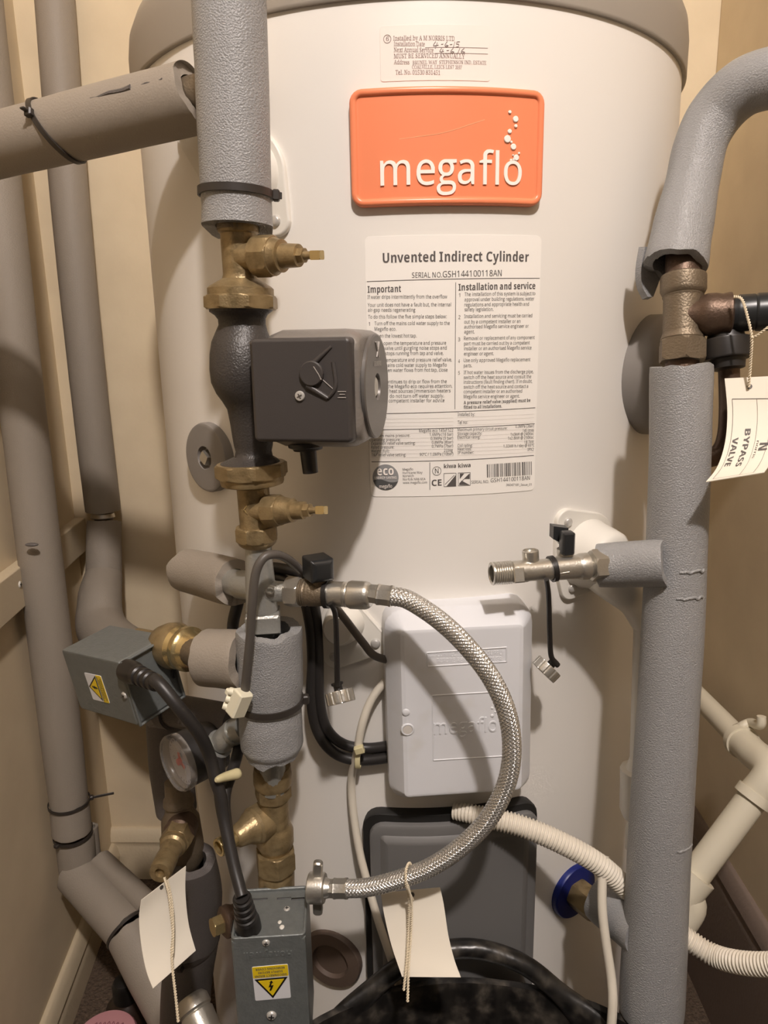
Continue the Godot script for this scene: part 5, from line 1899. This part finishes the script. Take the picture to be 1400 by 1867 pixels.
	tube(g, [P(440, 1078, 0.625), P(432, 1105, 0.622), P(424, 1150, 0.625), P(428, 1240, 0.64), P(440, 1310, 0.635), P(436, 1360, 0.615), P(424, 1405, 0.595), P(412, 1440, 0.58), P(410, 1475, 0.572), P(417, 1530, 0.563)], 0.0052, 0.0045, 18)
	part(o, "sheath", g, M.cable_black)
	o = thing("black_cable", "black cable passing just behind the pressure gauge into the tied bundle", "cable")
	g = Geo.new()
	tube(g, [P(404, 1300, 0.66), P(404, 1350, 0.64), P(400, 1400, 0.61), P(400, 1440, 0.59), P(405, 1480, 0.575), P(416, 1528, 0.564)], 0.0052, 0.0045, 18)
	part(o, "sheath", g, M.cable_black)
	o = thing("cable_tie", "cream cable tie with a thick end round the black cables beside the gauge", "cable tie")
	g = Geo.new()
	tube(g, [P(398, 1421, 0.560), P(412, 1416, 0.568), P(432, 1411, 0.576)], 0.0028, 0.0046, 14, 6, true, 0.003)
	part(o, "strap", g, M.tie_cream)
	# white cable past the grey cover
	o = thing("white_cable", "white cable curving from the white box down across the grey cover into the tub", "cable")
	g = Geo.new()
	tube(g, [P(722, 1236, 0.617), P(700, 1246, 0.617), P(676, 1278, 0.618), P(660, 1322, 0.620), P(651, 1372, 0.628), P(641, 1420, 0.645), P(644, 1480, 0.650), P(655, 1550, 0.652), P(670, 1610, 0.652), P(690, 1680, 0.652), P(712, 1745, 0.655), P(724, 1785, 0.668), P(735, 1840, 0.69)], 0.0037, -1, 18)
	part(o, "sheath", g, M.cable_white)
	o = thing("white_cable", "white cable hanging beside the foot of the tall lagged pipe", "cable")
	g = Geo.new()
	tube(g, [P(1102, 1560, 0.62), P(1098, 1600, 0.615), P(1098, 1660, 0.61), P(1105, 1720, 0.607), P(1114, 1780, 0.604), P(1117, 1830, 0.60), P(1112, 1900, 0.60)], 0.0039, -1, 18)
	part(o, "sheath", g, M.cable_white)
	# ribbed conduits
	o = thing("ribbed_conduit", "white ribbed conduit running from under the white box behind the tall pipe", "conduit")
	var path := even(spline([P(828, 1479, 0.640), P(868, 1486, 0.632), P(950, 1506, 0.622), P(1030, 1540, 0.618), P(1095, 1578, 0.618), P(1150, 1628, 0.625), P(1200, 1672, 0.632), P(1245, 1706, 0.632), P(1300, 1741, 0.62), P(1350, 1755, 0.60), P(1410, 1758, 0.58), P(1480, 1750, 0.56), P(1480, 1750, 0.56) + Vector3(0.09, 0.0, 0.01)], 12), 0.000385)
	var f := frames(path)
	rings = []
	for i in path.size():
		var r: float = 0.0078 + 0.0015 * [1.0, 1.0, 0.85, 0.25, 0.0, 0.0, 0.25, 0.85][i % 8]
		if i < 80:
			r *= lerpf(0.78, 1.0, i / 80.0)
		rings.append(ring(path[i], f[i], r, 30))
	g = Geo.new()
	g.loft(rings)
	part(o, "corrugated_tube", g, M.conduit, "", 50.0)

# ---------------------------------------------------------------- brass tee, white pipes, blue wheel
func build_side_fittings() -> void:
	var o := thing("bypass_valve", "tarnished brass bypass valve and tee with a black hand knob, carrying a paper tag", "valve")
	var A := P(1246, 490, 0.562)
	var B := P(1243, 672, 0.562)
	var g := Geo.new()
	lathe(g, A, B, 490, 672, [[500, 34], [503, 39], [506, 40], [530, 40], [536, 37], [539, 34]])
	part(o, "compression_nut", g, M.bronze_dull)
	g = Geo.new()
	lathe(g, A, B, 490, 672, [[538, 33], [541, 36], [545, 34], [606, 34], [612, 36], [618, 38], [622, 36]])
	part(o, "tee_body", g, M.bronze_dull)
	g = Geo.new()
	nut(g, A, B, 490, 672, 620, 660, 43, 6, 0.15)
	part(o, "compression_nut", g, M.bronze_dull)
	var C := P(1252, 576, 0.558)
	var D := P(1440, 566, 0.535)
	g = Geo.new()
	lathe(g, C, D, 1252, 1440, [[1252, 26], [1272, 28], [1278, 34], [1290, 38], [1306, 38], [1318, 36], [1328, 38], [1334, 38], [1338, 30]])
	part(o, "branch", g, M.copper_dull, "", 50.0)
	g = Geo.new()
	lathe(g, C, D, 1252, 1440, [[1333, 26], [1336, 30], [1344, 31], [1348, 33], [1376, 33], [1378, 31.5], [1382, 34], [1440, 34]])
	part(o, "hand_knob", g, M.lever_black)
	g = Geo.new()
	var E := P(1322, 600, 0.557)
	var G := P(1327, 680, 0.557)
	lathe(g, E, G, 600, 680, [[600, 29], [614, 32], [618, 33], [619, 41], [622, 42], [652, 42], [655, 40], [656, 31], [672, 29], [674, 22]])
	part(o, "lower_nut", g, M.cable_black)
	g = Geo.new()
	tube(g, [P(1328, 650, 0.557), P(1330, 740, 0.565), P(1326, 796, 0.57), P(1312, 826, 0.573), P(1285, 836, 0.575), P(1245, 836, 0.575)], 0.0078, -1, 24)
	part(o, "copper_pipe", g, M.copper_dull)

	# white waste pipes by the side wall
	o = thing("overflow_pipe", "white plastic overflow pipe with elbows, zigzagging down the side wall", "pipe")
	var x := 0.395
	g = Geo.new()
	var q0 := PX(1232, 1228, x)
	var q1 := PX(1372, 1372, x)
	tube(g, [q0 + (q0 - q1) * 0.4, q1], 0.0135, -1, 28)
	part(o, "pipe_run", g, M.pipe_white)
	g = Geo.new()
	var d0 := (q1 - q0).normalized()
	var q2 := PX(1404, 1412, x)
	var q3 := P(1258, 1608, 0.80)
	var d1 := (q3 - q2).normalized()
	tube(g, [q1 - d0 * 0.028, q1, q2 + Vector3(0, 0.004, 0), q2 + d1 * 0.03], 0.0175, 0.0175, 28)
	part(o, "elbow", g, M.pipe_white)
	for e in [[q1 - d0 * 0.028, d0], [q2 + d1 * 0.03, d1]]:
		g = Geo.new()
		band(g, e[0], axis_basis(e[0], e[1]), 0.0165, 0.010, 0.0035)
		part(o, "socket", g, M.pipe_white)
	g = Geo.new()
	tube(g, [q2, q3], 0.0155, 0.0155, 28)
	part(o, "pipe_run", g, M.pipe_white)
	g = Geo.new()
	var q4 := q3 + d1 * 0.035
	tube(g, [q3 - d1 * 0.012, q3 + d1 * 0.016, P(1250, 1650, 0.80), P(1225, 1690, 0.80), P(1200, 1740, 0.80)], 0.0215, -1, 28)
	part(o, "elbow", g, M.pipe_white)
	g = Geo.new()
	var cl := PX(1368, 1318, x + 0.01)
	tube(g, [PX(1330, 1334, x), PX(1350, 1326, x), cl, PX(1386, 1322, x + 0.01), PX(1388, 1306, x + 0.01)], 0.0062, 0.005, 16)
	part(o, "pipe_clip", g, M.pipe_white)

	o = thing("discharge_pipe", "narrow white plastic pipe with union nut behind the tall lagged pipe", "pipe")
	g = Geo.new()
	var z := 0.236
	tube(g, [PZ(1173, 1120, z), PZ(1167, 1300, z), PZ(1156, 1650, z)], 0.0082, -1, 24, 6)
	part(o, "pipe_run", g, M.white_plastic)
	g = Geo.new()
	tube(g, [PC(1085, 1035, 0.004), PZ(1125, 1068, 0.262), PZ(1155, 1098, 0.245), PZ(1172, 1135, z)], 0.019, 0.0105, 24)
	part(o, "elbow", g, M.white_plastic)
	g = Geo.new()
	var u0 := PZ(1165, 1380, z)
	var u1 := PZ(1163, 1560, z)
	lathe(g, u0, u1, 1380, 1560, [[1382, 17], [1392, 20], [1399, 24], [1401, 33], [1476, 33], [1486, 28], [1490, 18]], 12)
	lathe(g, u0, u1, 1380, 1560, [[1500, 17], [1508, 22], [1545, 23], [1556, 17]])
	part(o, "union_nut", g, M.white_plastic)

	o = thing("drain_plug", "blue plastic disc with a brass hexagon fitting low on the cylinder", "plug")
	var xf := radial(PC(1044, 1622))
	var n := xf.basis.z
	g = Geo.new()
	pipe_lathe(g, xf.origin - n * 0.004, xf.origin + n, [[0, 0.0285], [0.007, 0.0285], [0.009, 0.0270], [0.0095, 0.014], [0.0095, 0.0]], 44)
	part(o, "blue_disc", g, M.blue)
	g = Geo.new()
	var a := xf.origin + n * 0.004
	nut(g, a, a + n * 0.026, 0, 1, 0, 1, 0.0155 * F / depth(a), 6, 0.2)
	part(o, "hex_fitting", g, M.brass)

# ---------------------------------------------------------------- paper tags
func hole(o: Node3D, f: Callable, u: float, w: float) -> void:
	var g := Geo.new()
	var c: Vector3 = f.call(u, w, 0.0002)
	var n: Vector3 = (f.call(u, w, 0.01) - c).normalized()
	pipe_lathe(g, c - n * 0.0005, c + n, [[0, 0.0019], [0.0007, 0.0019], [0.0007, 0.0]], 16)
	part(o, "punched_hole", g, M.cable_grey)

func build_tags() -> void:
	var o := thing("paper_tag", "curling paper tag printed BYPASS VALVE hanging from the black knob", "tag")
	var g := Geo.new()
	var f := sheet(g, [P(1321, 690, 0.535), P(1326, 750, 0.532), P(1322, 805, 0.526), P(1308, 850, 0.515), P(1287, 878, 0.502)], [P(1418, 685, 0.528), P(1424, 750, 0.525), P(1420, 800, 0.518), P(1408, 838, 0.508), P(1393, 861, 0.497)], 24, 8)
	var card := part(o, "card", g, M.card)
	hole(o, f, 0.45, 0.085)
	g = Geo.new()
	var rot := func(u: float, w: float, z: float) -> Vector3: return f.call(w, u, z)   # words run down the tag
	letters(g, "BYPASS", rot, Vector2(0.395, 0.345), Vector2(0.79, 0.345), 0.105, 0.0004, 0.0, "Droid Sans", true)
	letters(g, "VALVE", rot, Vector2(0.47, 0.135), Vector2(0.77, 0.135), 0.105, 0.0004, 0.0, "Droid Sans", true)
	letters(g, "norris", rot, Vector2(0.51, 0.595), Vector2(0.70, 0.595), 0.045, 0.0004)
	var strip := func(u0: float, w0: float, u1: float, w1: float, tu: float, tw: float) -> void:
		for k in 14:
			var a := Vector2(lerpf(u0, u1, k / 14.0), lerpf(w0, w1, k / 14.0))
			var b := Vector2(lerpf(u0, u1, (k + 1) / 14.0), lerpf(w0, w1, (k + 1) / 14.0))
			g.quad(f.call(a.x - tu, a.y - tw, 0.0004), f.call(b.x - tu, b.y - tw, 0.0004), f.call(b.x + tu, b.y + tw, 0.0004), f.call(a.x + tu, a.y + tw, 0.0004))
	strip.call(0.10, 0.165, 0.10, 0.965, 0.004, 0.0)
	strip.call(0.80, 0.165, 0.80, 0.965, 0.004, 0.0)
	strip.call(0.56, 0.165, 0.56, 0.965, 0.003, 0.0)
	strip.call(0.10, 0.165, 0.80, 0.165, 0.0, 0.0018)
	strip.call(0.10, 0.965, 0.80, 0.965, 0.0, 0.0018)
	letters(g, "N", rot, Vector2(0.535, 0.66), Vector2(0.615, 0.66), 0.16, 0.0004, 0.0, "Droid Sans", true)
	part(card, "printed_lettering", g, M.ink)
	g = Geo.new()
	string_path(g, [P(1338, 541, 0.525), P(1352, 545, 0.518), P(1362, 575, 0.514), P(1370, 615, 0.514), P(1368, 660, 0.522), P(1365, 706, 0.529)], 0.0011)
	string_path(g, [P(1416, 583, 0.506), P(1398, 598, 0.508), P(1380, 611, 0.512), P(1369, 616, 0.514)], 0.0009)
	part(o, "string", g, M.string)

	o = thing("paper_tag", "blank paper tag tied to the steel hose in front of the grey cover", "tag")
	g = Geo.new()
	f = sheet(g, [P(694, 1628, 0.598), P(701, 1671, 0.594), P(714, 1725, 0.588), P(733, 1781, 0.578)], [P(802, 1618, 0.592), P(809, 1650, 0.588), P(817, 1704, 0.582), P(828, 1749, 0.575), P(840, 1782, 0.567)], 20, 8)
	part(o, "card", g, M.card)
	hole(o, f, 0.52, 0.09)
	g = Geo.new()
	string_path(g, [P(753, 1598, 0.580), P(747, 1574, 0.570), P(740, 1588, 0.5615), P(740, 1610, 0.5605), P(745, 1626, 0.568), P(752, 1641, 0.588)], 0.0012)
	string_path(g, [P(741, 1611, 0.562), P(746, 1640, 0.576), P(744, 1690, 0.584), P(742, 1740, 0.578), P(736, 1806, 0.568)], 0.0012)
	string_path(g, [P(743, 1614, 0.563), P(750, 1650, 0.578), P(749, 1700, 0.582), P(745, 1760, 0.574), P(743, 1827, 0.562)], 0.0012)
	part(o, "string", g, M.string)

	o = thing("paper_tag", "blank paper tag hanging tilted from the brass drain cock, string across its face", "tag")
	g = Geo.new()
	f = sheet(g, [P(258, 1641, 0.60), P(254, 1676, 0.598), P(258, 1724, 0.592), P(267, 1770, 0.584), P(279, 1802, 0.576)], [P(339, 1579, 0.64), P(338, 1626, 0.635), P(344, 1685, 0.628), P(357, 1733, 0.618)], 20, 8)
	part(o, "card", g, M.card)
	hole(o, f, 0.44, 0.055)
	g = Geo.new()
	string_path(g, [P(300, 1600, 0.615), P(306, 1622, 0.606), P(311, 1660, 0.602), P(315, 1700, 0.598), P(313, 1736, 0.594), P(315, 1770, 0.588), P(320, 1815, 0.578), P(325, 1864, 0.568)], 0.0012)
	string_path(g, [P(305, 1604, 0.614), P(313, 1640, 0.605), P(316, 1690, 0.599), P(315, 1738, 0.594)], 0.001)
	part(o, "string", g, M.string)

# ---------------------------------------------------------------- on the floor
func build_floor_things() -> void:
	# black rubber tub with two handles drawn up from its rim
	var o := thing("rubber_tub", "dusty black rubber tub with a looped handle, standing on the floor before the cylinder", "tub")
	var y := 0.375
	var f0 := PZ(832, 1792, 0.305)
	y = f0.y
	var c := Vector3(0.052, 0, 0.545)
	var g := Geo.new()
	var rings := []
	var n := 96
	var r := 0.24
	for e in [[0.0, 0.0, 0.15], [0.0, 0.02, 0.165], [0.0, 0.92, 0.234], [0.0, 0.985, 0.2375], [0.004, 0.99, 0.2415], [0.004, 1.0, 0.2435], [0.0, 1.012, 0.242], [0.0, 1.01, 0.2365], [0.0, 0.98, 0.2335], [0.0, 0.90, 0.228], [0.0, 0.06, 0.160], [0.0, 0.05, 0.001]]:
		var p := PackedVector3Array()
		for j in n:
			var t := TAU * j / n
			p.append(Vector3(c.x + cos(t) * (e[2] + 0.0), y * e[1] + (0.004 * rough.get_noise_2d(cos(t) * 60.0, sin(t) * 60.0) if e[1] > 0.5 else 0.0), c.z + sin(t) * e[2]))
		rings.append(p)
	g.loft(rings)
	part(o, "tub_body", g, M.tub_black, "", 40.0)
	for s in [-1.0, 1.0]:
		g = Geo.new()
		var path := []
		var out := r * 0.985
		for e in [[-0.56, -0.040], [-0.46, -0.012], [-0.35, 0.010], [-0.22, 0.028], [-0.07, 0.036], [0.07, 0.036], [0.22, 0.026], [0.35, 0.006], [0.46, -0.014], [0.56, -0.040]]:
			var t: float = e[0]
			path.append(Vector3(c.x + sin(t) * out + (-0.006 if s < 0 else 0.0), y + e[1], c.z + s * cos(t) * out + s * 0.004))
		var sp := spline(path, 8)
		var fr := frames(sp)
		rings = []
		for i in sp.size():
			var k := absf(2.0 * i / (sp.size() - 1) - 1.0)
			var hgt := lerpf(0.0085, 0.026, smoothstep(0.5, 1.0, k))
			var p := PackedVector3Array()
			for j in 24:
				var t := TAU * j / 24
				var nn: Vector3 = Vector3(sp[i].x - c.x, 0, sp[i].z - c.z).normalized()
				var up: Vector3 = fr[i].z.cross(nn).normalized()
				p.append(sp[i] + nn * cos(t) * 0.0085 + up * sin(t) * hgt)
			rings.append(p)
		g.loft(rings)
		part(o, "handle", g, M.tub_black)
	# pink tin and dark bottle in the corner
	o = thing("pink_tin", "pink topped round tin with a printed lid at the bottom corner by the skirting", "tin")
	c = P(190, 1890, 0.90)
	var top := c.y
	g = Geo.new()
	rings = []
	pipe_lathe(g, Vector3(c.x, 0, c.z), Vector3(c.x, 1, c.z), [[0, 0.036], [0.002, 0.038], [top - 0.02, 0.038], [top - 0.018, 0.040], [top - 0.004, 0.040], [top, 0.037], [top + 0.001, 0.030], [top + 0.0012, 0.0]], 48)
	part(o, "tin_body", g, M.pink)
	g = Geo.new()
	var xf := Transform3D(Basis(Vector3.RIGHT, -PI / 2), Vector3(c.x, top + 0.0012, c.z))
	var at := flat_map(xf)
	seed(11)
	for row in 2:
		for k in 7:
			var u := -0.019 + k * 0.0056
			var v := 0.016 - row * 0.008 - absf(u) * 0.1
			tube(g, [at.call(u, v, 0.0004), at.call(u + 0.001 + randf() * 0.002, v + 0.003 + randf() * 0.001, 0.0004), at.call(u + 0.0032, v + 0.0004, 0.0004)], 0.0004, -1, 6, 4)
	part(o, "lid_print", g, M.pink_ink)
	o = thing("bottle", "dark brown bottle with a rounded cap standing in the dark behind the pink tin", "bottle")
	c = P(228, 1800, 1.0)
	g = Geo.new()
	pipe_lathe(g, Vector3(c.x, 0, c.z), Vector3(c.x, 1, c.z), [[0, 0.030], [0.003, 0.033], [maxf(0.01, c.y - 0.05), 0.033], [c.y - 0.03, 0.028], [c.y - 0.02, 0.016], [c.y - 0.012, 0.014]], 36)
	part(o, "bottle_body", g, M.bottle_brown)
	g = Geo.new()
	pipe_lathe(g, Vector3(c.x, c.y - 0.016, c.z), Vector3(c.x, 2, c.z), [[0, 0.017], [0.022, 0.017], [0.028, 0.014], [0.031, 0.006]], 30)
	part(o, "bottle_cap", g, M.black)

# ---------------------------------------------------------------- everything, in order
const LAMP := Vector3(0.2, 2.2, 1.38)
const LAMP_ENERGY := 2.62

func _ready() -> void:
	var cam := Camera3D.new()
	cam.name = "camera"
	cam.fov = rad_to_deg(2.0 * atan(933.5 / F))
	cam.keep_aspect = Camera3D.KEEP_HEIGHT
	cam.near = 0.02
	cam.far = 20.0
	eye = Transform3D(Basis(Vector3.UP, 0.037184) * Basis(Vector3.RIGHT, -0.228321) * Basis(Vector3.BACK, -0.019498), Vector3(0, 0.96, 0.848409))
	cam.transform = eye
	cam.current = true
	add_child(cam)
	var env := Environment.new()
	env.background_mode = Environment.BG_COLOR
	env.background_color = Color(0.02, 0.018, 0.016)
	env.tonemap_mode = Environment.TONE_MAPPER_LINEAR
	env.tonemap_exposure = 1.0
	env.sdfgi_enabled = true
	env.ssao_enabled = true
	env.ssil_enabled = true
	var we := WorldEnvironment.new()
	we.name = "world_environment"
	we.environment = env
	add_child(we)
	rough.seed = 4
	rough.frequency = 0.01
	materials()
	build_lamp()
	build_room()
	build_cylinder()
	build_lagged_pipes()
	build_pump()
	build_filling_loop()
	build_boxes()
	build_motor_heads()
	build_gauge()
	build_side_fittings()
	build_cables()
	build_tags()
	build_floor_things()
	settle()
